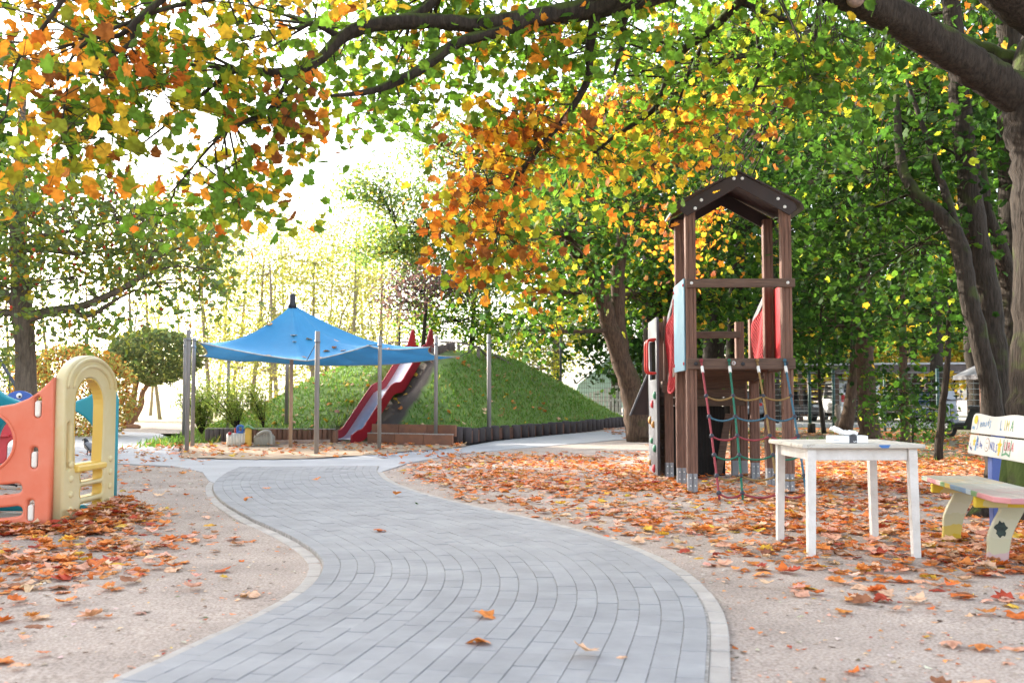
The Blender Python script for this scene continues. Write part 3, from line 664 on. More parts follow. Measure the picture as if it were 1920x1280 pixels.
# local x: along the bench towards the camera, local y: towards the backrest
def stripes(name, cols, lo, hi, axis='X', base=None, noise=.06):
    if name in MATS: return MATS[name]
    m = bpy.data.materials.new(name); m.use_nodes = True; MATS[name] = m; N = m.node_tree.nodes; L = m.node_tree.links; b = N['Principled BSDF']; b.inputs['Roughness'].default_value = .6
    tc = N.new('ShaderNodeTexCoord'); sp = N.new('ShaderNodeSeparateXYZ'); L.new(tc.outputs['Object'], sp.inputs[0])
    no = N.new('ShaderNodeTexNoise'); no.inputs['Scale'].default_value = 9; L.new(tc.outputs['Object'], no.inputs['Vector'])
    mr = N.new('ShaderNodeMapRange'); mr.inputs[1].default_value = lo; mr.inputs[2].default_value = hi; L.new(sp.outputs[axis], mr.inputs[0])
    ad = N.new('ShaderNodeMath'); ad.operation = 'MULTIPLY_ADD'; L.new(no.outputs['Fac'], ad.inputs[0]); ad.inputs[1].default_value = noise; L.new(mr.outputs[0], ad.inputs[2])
    rp = N.new('ShaderNodeValToRGB'); rp.color_ramp.interpolation = 'CONSTANT'; e = rp.color_ramp.elements
    while len(e) < len(cols): e.new(.5)
    for i, c in enumerate(cols): e[i].position = i / len(cols); e[i].color = (*c, 1)
    L.new(ad.outputs[0], rp.inputs['Fac']); n2 = N.new('ShaderNodeTexNoise'); n2.inputs['Scale'].default_value = 14; n2.inputs['Detail'].default_value = 8; L.new(tc.outputs['Object'], n2.inputs['Vector'])
    r2 = N.new('ShaderNodeValToRGB'); r2.color_ramp.elements[0].position = .42; r2.color_ramp.elements[1].position = .62; L.new(n2.outputs['Fac'], r2.inputs['Fac'])
    mu = N.new('ShaderNodeMix'); mu.data_type = 'RGBA'; L.new(r2.outputs[0], mu.inputs[0]); L.new(rp.outputs[0], mu.inputs[6])
    if base: mu.inputs[7].default_value = (*base, 1)
    else: L.new(rp.outputs[0], mu.inputs[7])
    L.new(mu.outputs[2], b.inputs['Base Color']); return m
pk_, gn_, yl_, bl_, wh_ = (.45, .19, .20), (.13, .24, .10), (.50, .35, .04), (.13, .22, .34), (.40, .37, .32)
EDGE = stripes('painted_seat_edge', [(.25, .42, .42), (.40, .45, .35), pk_, pk_, (.55, .33, .32), gn_, yl_, bl_, (.15, .25, .32), bl_, (.35, .42, .45), gn_, pk_, pk_, pk_], 0, LB)
SEATM = stripes('painted_seat_top', [(.30, .30, .22), (.36, .26, .22), (.38, .34, .25), (.33, .31, .24), (.42, .32, .18), (.30, .33, .28), wh_, (.38, .28, .25)], 0, LB, 'X', (.36, .34, .29), .5)
SD = .42; SZ = .452
# seat planks: front one with cut corners
fp = [(.0, .045), (.045, 0), (LB - .10, 0), (LB, .07), (LB, .155), (0, .155)]
RX = Matrix.Rotation(R(90), 4, 'X')
def flat_prism(poly, z0, z1): return MB().prism([(x, -y) for x, y in poly], z1 - z0, Matrix.Translation((0, 0, (z0 + z1) / 2)) @ RX, .004)
flat_prism(fp, SZ - .036, SZ - .0015).build('seat_edge_plank', EDGE, bench)
flat_prism([(x + .002 * (1 if x < .5 else -1), y + .003) for x, y in fp], SZ - .006, SZ).build('seat_plank', SEATM, bench)
for y0 in (.16, .295): flat_prism([(0, y0), (LB, y0), (LB, y0 + .128), (0, y0 + .128)], SZ - .036, SZ).build('seat_plank', SEATM, bench)
CREAM = mat('cream_bench_paint', (.58, .56, .40), .6, .08, 5, .1, 40, col2=(.50, .49, .36))
YELP = stripes('yellow_bench_paint', [(.60, .42, .02), (.64, .46, .03), (.58, .50, .22), (.62, .42, .02)], 0, .45, 'Y', None, .6)
LEGM = stripes('bench_leg_paint', [(.44, .31, .30), (.42, .40, .27), (.44, .42, .30), (.42, .40, .27)], 0, .42, 'Z', None, .25)
LEGY = stripes('bench_leg_paint_yellow', [(.48, .32, .01), (.46, .35, .07), (.40, .38, .24), (.44, .42, .30), (.42, .40, .27)], 0, .42, 'Z', None, .35)
BLUEL = mat('blue_bench_paint', (.07, .11, .32), .6, .12, 6, col2=(.05, .08, .25))
for i, (x, lm) in enumerate(((.28, LEGY), (1.32, LEGM))):
    MB().box((x, .21, SZ - .075), (.05, .40, .07), ch=.006).build('bearer', YELP, bench)
    front = spline([V(p) for p in [(.155, .40), (.165, .33), (.125, .25), (.09, .16), (.085, .06), (.075, -.03)]], 5)
    back = spline([V(p) for p in [(.32, .40), (.315, .33), (.275, .25), (.235, .16), (.215, .06), (.205, -.03)]], 5)
    poly = [(p.x, p.y) for p in front] + [(p.x, p.y) for p in back[::-1]]
    # polygon lies in local Y (depth) and Z: turn the prism a quarter
    lg = MB().prism(poly, .046, Matrix.Translation((x, 0, 0)) @ Matrix.Rotation(R(90), 4, 'Z'), .005).build('leg', lm, bench)
    if i == 1:
        bp = [(.165 + .036 * math.cos(a) * (1 + .18 * math.sin(5 * a) + .1 * math.sin(9 * a)), .205 + .05 * math.sin(a) * (1 + .15 * math.cos(7 * a))) for a in [k * 2 * math.pi / 40 for k in range(40)]]
        MB().prism(bp, .0015, Matrix.Translation((x + .0235, 0, 0)) @ Matrix.Rotation(R(90), 4, 'Z')).build('dark_paint_blot', mat('dark_green_paint', (.02, .035, .03), .6, .4, 30), lg)
    rp_ = [(.43, -.03), (.51, -.03), (.475, .45), (.50, .62), (.55, .90), (.475, .90), (.43, .62), (.425, .45)]
    MB().prism(rp_[::-1], .10, Matrix.Translation((x + .02, 0, 0)) @ Matrix.Rotation(R(90), 4, 'Z'), .005).build('rear_leg', BLUEL, bench)
# backrest boards (leaning back a little)
BACKW = mat('white_backrest_paint', (.50, .485, .455), .6, .04, 3, .08, 50, col2=(.43, .415, .39))
lean = R(10); def_M = Matrix.Translation((0, .375, .625)) @ Matrix.Rotation(-lean, 4, 'X')
def rrect(x0, x1, z0, z1, r, n=5):
    o = []
    for cx, cz, a0 in ((x0 + r, z0 + r, 180), (x1 - r, z0 + r, 270), (x1 - r, z1 - r, 0), (x0 + r, z1 - r, 90)):
        for k in range(n + 1): a = R(a0 + 90 * k / n); o.append((cx + r * math.cos(a), cz + r * math.sin(a)))
    return o
lowb = MB().prism(rrect(-.02, LB + .02, 0, .150, .022), .028, def_M, .004).build('backrest_board', BACKW, bench)
top_poly = [(-.02, .162), (LB + .02, .162), (LB + .02, .285), (LB - .03, .315)] + [(LB - .03 - (LB - .03 - .03) * t, .308 + .010 * math.cos(t * 4 * math.pi)) for t in np.linspace(.05, .95, 22)] + [(.03, .318), (.0, .305), (-.02, .27)]
topb = MB().prism(top_poly, .028, def_M, .004).build('backrest_board', BACKW, bench)
PAINTS = {k: mat('wax_' + k, c, .7, .35, 40) for k, c in dict(blue=(.06, .12, .36), sky=(.14, .28, .45), yellow=(.55, .40, .02), green=(.08, .24, .12), red=(.42, .04, .06), brown=(.24, .15, .13), pale=(.40, .37, .12), navy=(.03, .05, .22), pink=(.5, .28, .3)).items()}
FM = def_M @ Matrix.Translation((0, -.0152, 0))
# the camera sees the board's local -Y face; far end is at local x = 0 and reads left to right towards the camera
def word(s, x, z, size, c, board, rot=0, sx=1.0):
    me = textmesh(s, size, FM @ Matrix.Translation((x, 0, z)) @ Matrix.Rotation(R(90), 4, 'X') @ Matrix.Rotation(R(rot), 4, 'Z') @ Matrix.Diagonal((sx, 1, 1, 1)))
    return link('painted_letters', me, PAINTS[c], board)
def blob(poly, c, board, name='painted_mark'):
    return MB().prism(poly, .0014, FM).build(name, PAINTS[c], board)
def ell(cx, cz, rx, rz, n=20): return [(cx + rx * math.cos(2 * math.pi * k / n), cz + rz * math.sin(2 * math.pi * k / n)) for k in range(n)]
def star(cx, cz, r): return [(cx + r * (1 if k % 2 == 0 else .42) * math.sin(2 * math.pi * k / 10), cz + r * (1 if k % 2 == 0 else .42) * math.cos(2 * math.pi * k / 10)) for k in range(10)]
blob(ell(.075, .268, .045, .034), 'yellow', topb); blob([(.01, .196), (.07, .19), (.07, .215), (.01, .218)], 'sky', topb)
for k, (ch_, x, z) in enumerate([('J', .135, .235), ('m', .215, .238), ('m', .275, .24), ('a', .33, .243), ('d', .375, .25), ('S', .42, .235)]): word(ch_, x, z, .085, 'sky' if k else 'blue', topb, random.uniform(-8, 8), .8)
for ch_, x, c in (('L', .66, 'sky'), ('I', .74, 'pale'), ('M', .80, 'pale'), ('A', .89, 'green')): word(ch_, x, .235, .11, c, topb, random.uniform(-5, 5), .8)
word('Leo', .05, .05, .05, 'navy', lowb, -25); blob(star(.115, .095, .042), 'yellow', lowb)
blob([(.145, .03), (.185, .03), (.178, .14), (.165, .145)], 'sky', lowb); word('A', .195, .085, .12, 'blue', lowb, 0, .8); word('b', .265, .085, .07, 'navy', lowb); word('e', .30, .075, .07, 'blue', lowb)
ringp = ell(.42, .085, .05, .052, 26)
blob(ringp, 'brown', lowb, 'painted_face'); MB().prism(ell(.42, .085, .044, .046, 26), .0022, FM).build('painted_face', BACKW, lowb)
for dx in (-.016, .016): MB().prism(ell(.42 + dx, .098, .006, .007, 8), .003, FM).build('painted_face', PAINTS['brown'], lowb)
MB().prism([(.40, .066), (.44, .066), (.435, .060), (.405, .060)], .003, FM).build('painted_face', PAINTS['brown'], lowb)
for k, (ch_, x, z) in enumerate([('N', .515, .08), ('I', .56, .078), ('L', .59, .072), ('S', .635, .066)]): word(ch_, x, z, .09, 'blue', lowb, random.uniform(-6, 6), .75)
blob(star(.695, .09, .055), 'yellow', lowb); blob([(.68, .02), (.71, .02), (.715, .09), (.69, .09)], 'yellow', lowb)
for ch_, x in (('L', .81), ('I', .85), ('R', .89), ('A', .96)): word(ch_, x, .09, .09, 'red', lowb, random.uniform(-6, 6), .8)
blob([(.765, .02), (.85, .035), (.93, .02), (.93, .034), (.85, .05), (.778, .036), (.778, .14), (.765, .14)], 'green', lowb); blob([(.92, .03), (.93, .03), (.93, .14), (.92, .14)], 'green', lowb); blob([(.835, .04), (.843, .04), (.843, .14), (.835, .14)], 'green', lowb)
# ================================================================== PLASTIC CLIMBING CUBE, RIDER, CROW
def plastic(name, c, c2=None): return mat(name, c, .42, .05, 2.5, .04, 120, col2=c2 or tuple(x * .9 for x in c), spec=.4)
CORAL = plastic('sun_faded_coral_plastic', (.62, .135, .065), (.66, .20, .12)); CREAMP = plastic('cream_plastic', (.66, .58, .37), (.60, .49, .24)); TEAL = plastic('teal_plastic', (.02, .26, .33)); TURQ = plastic('turquoise_plastic', (.03, .33, .42)); YELPL = plastic('yellow_plastic', (.76, .52, .12)); IVORY = plastic('ivory_plastic', (.76, .72, .64))
CX, CY = -3.775, 8.26; CD = 1.16; CW = 1.20
cl = thing('climbing_cube', 'plastic toddler climbing cube with coral, cream and teal panels', 'climbing toy', (CX, CY, 0), R(1))
def ellp(cx, cy, rx, ry, n=32, a0=0, a1=360): return [(cx + rx * math.cos(R(a0 + (a1 - a0) * k / (n if a1 - a0 == 360 else n - 1))), cy + ry * math.sin(R(a0 + (a1 - a0) * k / (n if a1 - a0 == 360 else n - 1)))) for k in range(n)]
def slot(cx, cy, w, h, n=8):
    r = min(w, h) / 2
    return rrect(cx - w / 2, cx + w / 2, cy - h / 2, cy + h / 2, r * .98, n)
def bend_slot(x0, x1, z, h, dz):
    top = [(x0 + (x1 - x0) * t, z + h / 2 - dz * 4 * (t - .5) ** 2 * -1) for t in np.linspace(0, 1, 14)]
    bot = [(x, y - h) for x, y in top]
    cap = lambda c, s: [(c[0] + s * h / 2 * math.cos(a), c[1] + h / 2 * math.sin(a)) for a in np.linspace(-math.pi / 2, math.pi / 2, 7)[1:-1]]
    r = cap((x1, top[-1][1] - h / 2), 1); l = cap((x0, top[0][1] - h / 2), -1)
    return bot + r + top[::-1] + l[::-1]
# coral panel faces the camera: outline in local X (to the left negative) and Z
swoop = [(-.01, 1.235), (-.06, 1.185), (-.13, 1.115), (-.22, 1.055), (-.33, 1.012), (-.46, .99), (-.60, .985), (-.74, .99), (-.87, 1.012), (-.98, 1.055), (-1.07, 1.115), (-1.14, 1.185), (-1.19, 1.235)]
def coral(ymat, m, name, z0=.0):
    outer = [(-.01, z0)] + swoop + [(-1.19, z0)]
    holes = [ellp(-.575, .70, .255, .245, 40), bend_slot(-.86, -.29, .30, .085, .02), bend_slot(-.86, -.28, .115, .085, .02)]
    holes += [slot(-.155 + .018 * (1 - k), z, .056, .175) for k, z in enumerate((.985, .57, .14))]
    return panel2d(name, outer, holes, .075, .022, ymat, m, cl, 4)
RXP = Matrix.Rotation(R(90), 4, 'X')
cp = coral(Matrix.Translation((0, 0, 0)) @ RXP, CORAL, 'coral_panel')
for k, z in enumerate((.97, .553, .12)): panel2d('ivory_peg', slot(-.155 + .018 * (1 - k), z, .046, .135), [], .07, .016, Matrix.Translation((0, -.004, 0)) @ RXP, IVORY, cp, 3)
MB().tube([V((-.575 + .262 * math.cos(a), -.036, .70 + .252 * math.sin(a))) for a in np.linspace(0, 2 * math.pi, 41)], .014, 8, False).build('hole_rim', CORAL, cp)
# cream side panel faces right: local Y runs to the back
MY = Matrix.Translation((.02, 0, 0)) @ Matrix.Rotation(R(90), 4, 'Z') @ RXP        # local (u,v) -> (Y,Z)
arch = ellp(CD / 2, 1.16, CD / 2 - .012, .275, 24, 0, 180)
outer = [(.012, 0)] + [(CD - .012, 0)] + arch[0:] + []
outer = [(.012, 0), (CD - .012, 0)] + arch
door = [(.24, .47), (.82, .47), (.83, .60), (.84, .80)] + [(p[0], p[1]) for p in ellp(.53, 1.00, .31, .235, 16, 0, 180)] + [(.22, .80), (.23, .60)]
holes = [door] + [rrect(.36, .86, z, z + .095, .04) for z in (.335, .20, .055)] + [slot(.115, .66, .075, .40)]
cr = panel2d('cream_panel', outer, holes, .095, .024, MY, CREAMP, cl, 4)
# yellow lining of the opening and sill; moulded bosses and arch ribs
def lining(poly, w, name='opening_lining'):
    mb = MB(); n = len(poly); vs = [(x_, p[0], p[1]) for x_ in (-w / 2 + .02, w / 2 + .016) for p in poly]
    c = V((sum(p[0] for p in poly) / n, sum(p[1] for p in poly) / n))
    inn = [tuple(c + (V(p) - c) * .955) for p in poly]; vs += [(x_, p[0], p[1]) for x_ in (-w / 2 + .02, w / 2 + .016) for p in inn]
    fs = []
    for k in range(n):
        j = (k + 1) % n; fs += [(2 * n + k, 3 * n + k, 3 * n + j, 2 * n + j), (n + k, n + j, 3 * n + j, 3 * n + k), (k, 2 * n + k, 2 * n + j, j)]
    mb.add(vs, fs, False); return mb.build(name, YELPL, cr)
for h_ in holes[:4]: lining(h_, .09)
MB().box((.045, .55, .455), (.12, .62, .055), ch=.02).build('door_sill', YELPL, cr)
for y in (.17, 1.02):
    for z in (.12, .25, .38, .5):
        MB().ball((.064, y, z), (.022, .045, .032), 10, 6).build('moulded_boss', CREAMP, cr)
for rr_ in (.40, .52): MB().tube([V((.068, CD / 2 + rr_ * math.cos(a), 1.14 + rr_ * .50 * math.sin(a))) for a in np.linspace(0, math.pi, 25)], [.018] * 25, 6).build('moulded_rib', CREAMP, cr)
# teal back panel with thick edge, left side panel and inner floor
bk = [(.055, 0), (.055, 1.05), (.03, 1.12)] + [(x * 1.0, z + .02) for x, z in swoop[1:-1]] + [(-1.19, 1.25), (-1.19, 0)]
panel2d('teal_panel', bk, [[(-1.06, .06), (-.13, .06), (-.13, .62)] + ellp(-.595, .66, .465, .33, 24, 0, 180) + [(-1.06, .62)]], .085, .022, Matrix.Translation((0, CD + .05, 0)) @ RXP, TURQ, cl, 4)
panel2d('teal_side_panel', [(.03, 0), (CD - .03, 0)] + ellp(CD / 2, 1.05, CD / 2 - .03, .22, 20, 0, 180), [], .08, .02, Matrix.Translation((-1.17, 0, 0)) @ Matrix.Rotation(R(90), 4, 'Z') @ RXP, TEAL, cl, 3)
panel2d('teal_divider', [(.05, 0), (.55, 0), (.55, 1.0), (.05, 1.0)], [slot(.30, .62, .30, .5)], .06, .02, Matrix.Translation((-1.10, .2, 0)) @ Matrix.Rotation(R(62), 4, 'Z') @ RXP, TEAL, cl, 3)
MB().tube([V((-1.15 + .02, CD * t, 1.06 + .01 * math.sin(t * 3))) for t in np.linspace(.05, .95, 8)], .03, 8).build('top_bar', TURQ, cl)

# spring rider seen through the round opening
rid = thing('spring_rider', 'red and blue spring rider standing behind the climbing cube', 'spring rider', (-5.98, 11.9, 0), R(12))
redp = mat('rider_red', (.55, .05, .06), .45, .08, 4); blup = mat('rider_blue', (.05, .12, .42), .45, .08, 4)
body = spline([V(p) for p in [(-.30, .28), (-.05, .30), (-.02, .52), (.08, .56), (.10, .32), (.18, .28), (.24, .5), (.20, .86), (.02, .98), (-.14, .95), (-.22, .7), (-.30, .6)]], 4)
panel2d('rider_body', [(p.x, p.y) for p in body], [], .05, .008, RXP, redp, rid)
hd = panel2d('rider_head', ellp(.10, .98, .19, .17, 20), [], .058, .008, Matrix.Translation((0, -.004, 0)) @ RXP, blup, rid)
for x, z in ((.14, .90), (.10, 1.09)): MB().ball((x, -.038, z), (.035, .02, .035), 10, 6).build('rider_eye', WHITEP, hd); MB().ball((x + .01, -.055, z - .01), (.015, .012, .015), 8, 6).build('rider_pupil', BLACKP, hd)
MB().box((-.12, 0, .62), (.26, .22, .03), ch=.01).build('rider_seat', redp, rid)
MB().tube([(.02, -.2, .84), (.02, .2, .84)], .014, 8).build('rider_handle', BLACKP, rid)
MB().tube([V((.09 * math.cos(t), .09 * math.sin(t), .02 + t * .0085)) for t in np.linspace(0, 31, 90)], .014, 6).build('rider_spring', BLACKP, rid)

# hooded crow
cx_, cy_ = G(166, 853).x, G(166, 853).y
crow = thing('crow', 'grey and black hooded crow standing on the pale paving', 'bird', (cx_, cy_, -.004), R(-35))
FEB = mat('black_feather', (.018, .018, .024), .5, .3, 30); FEG = mat('grey_feather', (.24, .24, .26), .75, .2, 25)
# body runs along local X, head towards -X (left in the picture)
def lathe_x(profile, name, m, parent):
    mb = MB(); mb.tube([V((p[0], 0, p[1])) for p in profile], [p[2] for p in profile], 12); return mb.build(name, m, parent)
lathe_x([(-.09, .235, .012), (-.085, .235, .036), (-.055, .205, .062), (0, .17, .078), (.07, .135, .068), (.13, .105, .042), (.17, .09, .015)], 'body', FEG, crow)
lathe_x([(-.17, .285, .012), (-.155, .290, .032), (-.125, .288, .041), (-.095, .268, .043), (-.075, .235, .05), (-.065, .20, .055), (-.06, .19, .02)], 'head', FEB, crow)
MB().tube([V((-.158, 0, .287)), V((-.20, 0, .283)), V((-.232, 0, .272))], [.019, .013, .002], 8).build('beak', FEB, crow)
for sy in (-1, 1):
    MB().ball((-.148, sy * .03, .297), .006, 6, 5).build('eye', BLACKP, crow)
    w = MB(); w.prism([(-.055, .20), (-.01, .215), (.08, .165), (.21, .085), (.23, .07), (.15, .085), (.05, .105), (-.03, .14)], .022, Matrix.Translation((0, sy * .068, 0)) @ Matrix.Rotation(R(sy * 6), 4, 'Z'), .008); w.build('wing', FEB, crow)
    lg = MB(); lg.tube([V((.02, sy * .03, .11)), V((.01, sy * .032, .06)), V((.02, sy * .034, .0))], [.018, .008, .006], 6)
    for a in (-25, 0, 25, 180): lg.tube([V((.02, sy * .034, .005)), V((.02 - .04 * math.cos(R(a)), sy * .034 + .04 * math.sin(R(a)), .004))], [.005, .003], 5)
    lg.build('leg', FEB, crow)
MB().prism([(.10, .11), (.26, .05), (.27, .038), (.12, .08)], .06, None, .01).build('tail', FEB, crow)
# ================================================================== SLIDE, EDGING, RAILS, SUN SAIL, SAND TOY
POLEM = mat('weathered_grey_pole', (.30, .28, .27), .6, .12, 5, .1, 30, metal=.3, col2=(.24, .225, .215), stretch=(4, 4, .6))
SLRED = mat('slide_red', (.36, .015, .028), .4, .12, 3, .03, 60, col2=(.28, .012, .02)); SLST = mat('slide_steel', (.80, .80, .82), .42, .06, 6, .02, 60, metal=.45, col2=(.70, .70, .72))
sd_ = (SLB - SLA).normalized(); sn_ = V((sd_.y, -sd_.x, 0)); SLL = (SLB - SLA).length
slide = thing('slide', 'red metal slide with two drops lying on the grass mound', 'slide', SLA, 0)
slide.matrix_world = Matrix.Translation(SLA) @ Matrix((sd_, -sn_, V((0, 0, 1)))).transposed().to_4x4()
prof = [(-.12, .10), (.30, .11), (.55, .17), (.80, .33), (1.95, 1.12), (2.15, 1.23), (2.35, 1.28), (2.62, 1.30), (2.82, 1.37), (3.0, 1.49), (4.05, 2.26), (4.25, 2.36), (4.5, 2.39), (4.95, 2.40)]
pts = spline([V((p[0], 0, p[1])) for p in prof], 4); HWD = .25
q = MB(); n = len(pts)
q.add([(p.x, s * HWD, p.z) for p in pts for s in (-1, 1)] + [(p.x, s * HWD, p.z - .02) for p in pts for s in (-1, 1)], [(2 * i, 2 * i + 2, 2 * i + 3, 2 * i + 1) for i in range(n - 1)] + [(2 * n + 2 * i, 2 * n + 2 * i + 1, 2 * n + 2 * i + 3, 2 * n + 2 * i + 2) for i in range(n - 1)], True)
q.build('chute', SLST, slide)
for s in (-1, 1):
    q = MB(); h = []
    for i, p in enumerate(pts):
        t = (pts[min(i + 1, n - 1)] - pts[max(i - 1, 0)]).normalized(); nn = V((-t.z, 0, t.x)); h.append((p, nn))
    vs = []; w = .045
    for p, nn in h:
        hh = .19 if p.x > .2 else .19 * (.45 + .55 * max(0, min(1, (p.x + .12) / .32)))
        lo = p - nn * .08; hi = p + nn * hh
        vs += [(lo.x, s * (HWD - .005), lo.z), (lo.x, s * (HWD + w), lo.z), (hi.x, s * (HWD + w), hi.z), (hi.x, s * (HWD - .005), hi.z)]
    m_ = len(h); fs = [(4 * i + k, 4 * i + (k + 1) % 4, 4 * i + 4 + (k + 1) % 4, 4 * i + 4 + k) for i in range(m_ - 1) for k in range(4)]
    fs = [f if s > 0 else f[::-1] for f in fs] + [(0, 1, 2, 3), (4 * m_ - 1, 4 * m_ - 2, 4 * m_ - 3, 4 * m_ - 4)]
    q.add(vs, fs, False); rail = q.build('side_wall', SLRED, slide)
    top = [V((0, 0, 0)) + V((p.x, s * (HWD + w * .5), p.z)) + nn * (.19 if p.x > .2 else .19 * (.45 + .55 * max(0, min(1, (p.x + .12) / .32)))) for p, nn in h]
    MB().tube(top, .02, 6).build('rolled_edge', SLRED, rail)
    fin = spline([V(v) for v in [(4.15, 2.30), (4.32, 2.62), (4.52, 2.93), (4.62, 3.02), (4.72, 2.98), (4.80, 2.7), (4.88, 2.38)]], 4)
    MB().prism([(p.x, p.y) for p in fin][::-1], .05, Matrix.Translation((0, s * (HWD + .03), 0)), .008).build('fin', SLRED, slide)
MB().beam((2.45, 0, .55), (2.45, 0, 1.26), .06, .06).build('support_post', POLEM, slide)
MB().box((4.75, 0, 2.36), (.7, .85, .043), ch=.01).build('start_platform', GREYP, slide)

# palisade of round logs along the sand (each log a part)
LOGM = mat('palisade_log', (.27, .135, .085), .85, .25, 5, .4, 30, col2=(.15, .085, .06), stretch=(5, 5, .6), rnd=.28)
LOGG = mat('palisade_log_grey', (.165, .13, .12), .85, .25, 5, .4, 30, col2=(.10, .08, .075), stretch=(5, 5, .6), rnd=.25)
log_me = []
for k in range(3):
    r = .062 + .004 * k; mb = MB(); mb.tube([(0, 0, -.15), (0, 0, .33), (0, 0, .35), (0, 0, .355)], [r, r, r * .9, r * .6], 10); log_me.append(mb.mesh('log'))
def log_row(name, label, p0, p1, h, n, m, cap=True):
    t = thing(name, label, 'edging', p0); d = (V(p1) - V(p0))
    for i in range(n):
        o = link('log', log_me[i % 3], None, t); 
        if not o.data.materials: o.data.materials.append(m)
        o.location = d * (i / max(1, n - 1)) + V((random.uniform(-.008, .008), random.uniform(-.01, .01), random.uniform(-.02, .015) + h - .355)); o.rotation_euler = (random.uniform(-.02, .02), random.uniform(-.02, .02), random.uniform(0, 6)); o.material_slots[0].link = 'OBJECT'; o.material_slots[0].material = m if i > 5 or m is not LOGM else LOGG
    if cap: MB().beam(V((0, -.0, h + .012)), d + V((0, 0, h + .012)), .10, .02).build('capping', mat('grey_capping', (.36, .32, .30), .8, .2, 8), t)
    return t
e0 = G(389, 829); e1 = G(628, 831)
log_row('log_palisade', 'row of brown round logs edging the sand pit left of the slide', (e0.x, e0.y, 0), (e1.x, e1.y, 0), .33, 27, LOGM)
b0 = G(480, 834); MB_ = MB().beam((b0.x, b0.y, .05), (e1.x - .1, e1.y - .13, .05), .08, .10).build('timber_sill', mat('pinkish_sill', (.40, .28, .22), .85, .2, 6)); tag(MB_, 'low pinkish timber beam lying along the log palisade by the sand', 'beam')
# two-step plank edging right of the slide
pe = thing('plank_edging', 'two-step brown plank edging between slide and round bollards', 'edging', (0, 0, 0))
PLK = mat('edging_plank', (.27, .12, .07), .8, .2, 4, .3, 25, col2=(.17, .085, .06), rnd=.18); PLKT = mat('edging_plank_top', (.36, .33, .31), .8, .2, 6)
c0, c1 = G(690, 832), G(850, 836); f0, f1 = V((c0.x, c0.y, 0)), V((c1.x, c1.y, 0)); back = V((.05, .38, 0))
for k in range(3):
    a = f0.lerp(f1, k / 3); b = f0.lerp(f1, (k + .985) / 3)
    MB().beam(a + V((0, 0, .13)), b + V((0, 0, .13)), .06, .24).build('lower_plank', PLK, pe); MB().beam(a + V((0, .015, .257)), b + V((0, .015, .257)), .09, .022).build('top_board', PLKT, pe)
    MB().beam(a + back + V((0, 0, .33)), b + back + V((0, 0, .33)), .06, .26).build('upper_plank', PLK, pe)
# dark round bollard posts with boards between, curving round the mound
be = thing('bollard_edging', 'dark round bollards and boards curving round the mound on the right', 'edging', (0, 0, 0))
BOL = mat('dark_bollard', (.075, .06, .062), .8, .25, 5, .3, 30, col2=(.045, .038, .04), stretch=(5, 5, .7), rnd=.2); BOB = mat('brown_edge_board', (.15, .075, .055), .8, .25, 5, rnd=.2)
path_pts = spline([G(*p) for p in [(858, 833), (868, 833), (917, 825), (966, 821), (1000, 817.5), (1046, 813), (1095, 808), (1140, 802), (1180, 797), (1225, 793)]], 30)
acc = 0; last = path_pts[0]; spots = [last]
for p in path_pts[1:]:
    acc += (p - last).length; last = p
    if acc > (.58 if len(spots) > 2 else .62): spots.append(p.copy()); acc = 0
bol_me = MB().tube([(0, 0, -.1), (0, 0, .35), (0, 0, .375), (0, 0, .38)], [.125, .125, .11, .07], 14).mesh('bollard')
spots = spots[:44]
for i, p in enumerate(spots):
    hh = .40 if i < 2 else .36
    o = link('bollard', bol_me, BOL, be); o.location = (p.x, p.y, hh - .38 + random.uniform(-.02, .02)); o.rotation_euler = (random.uniform(-.03, .03), random.uniform(-.03, .03), random.uniform(0, 6))
    if i < len(spots) - 1:
        a = p + V((.02, .14, .15)); b = spots[i + 1] + V((.02, .14, .15)); MB().beam(a, b, .05, .30).build('edge_board', BOB, be)
# timber handrail on top of the mound
hr = thing('mound_handrail', 'grey timber handrail running down the back of the mound', 'handrail', (0, 0, 0))
RAILM = mat('grey_rail_timber', (.20, .165, .145), .8, .2, 6, .2, 30, rnd=.1)
rp3 = [P(826, 641, 29.0), P(862, 642, 29.6), P(897, 651, 30.1), P(914, 668, 30.6)]; rp4 = [P(926, 664, 31.4), P(946, 676, 32.0), P(972, 690, 32.8)]
for seg in (rp3, rp4):
    for a, b in zip(seg[:-1], seg[1:]): MB().beam(a, b, .07, .05).build('rail', RAILM, hr)
for p in [P(860, 645, 29.6), P(880, 649, 29.85), P(897, 653, 30.1), P(912, 667, 30.55), P(928, 667, 31.5)]:
    z0 = float(mound_z(np.array(p.x), np.array(p.y))) - .1; MB().beam((p.x, p.y, z0), (p.x, p.y, p.z - .02), .10, .09, (0, 1, 0)).build('rail_post', RAILM, hr)
hl = thing('mound_handrail', 'short grey rail left of the slide head behind the sun sail', 'handrail', (0, 0, 0))
a, b = P(728, 642, 28.9), P(772, 641, 28.6); MB().beam(a, b, .06, .041).build('rail', RAILM, hl)
for p in (a.lerp(b, .05), a.lerp(b, .95)):
    z0 = float(mound_z(np.array(p.x), np.array(p.y))) - .1; MB().beam((p.x, p.y, z0), (p.x, p.y, p.z - .02), .08, .08, (0, 1, 0)).build('rail_post', RAILM, hl)
# log edge round the slide head
log_row('log_step', 'short dark log edging at the top of the slide', P(812, 668, 27.7) , P(850, 655, 29.0), .24, 8, LOGG, False)

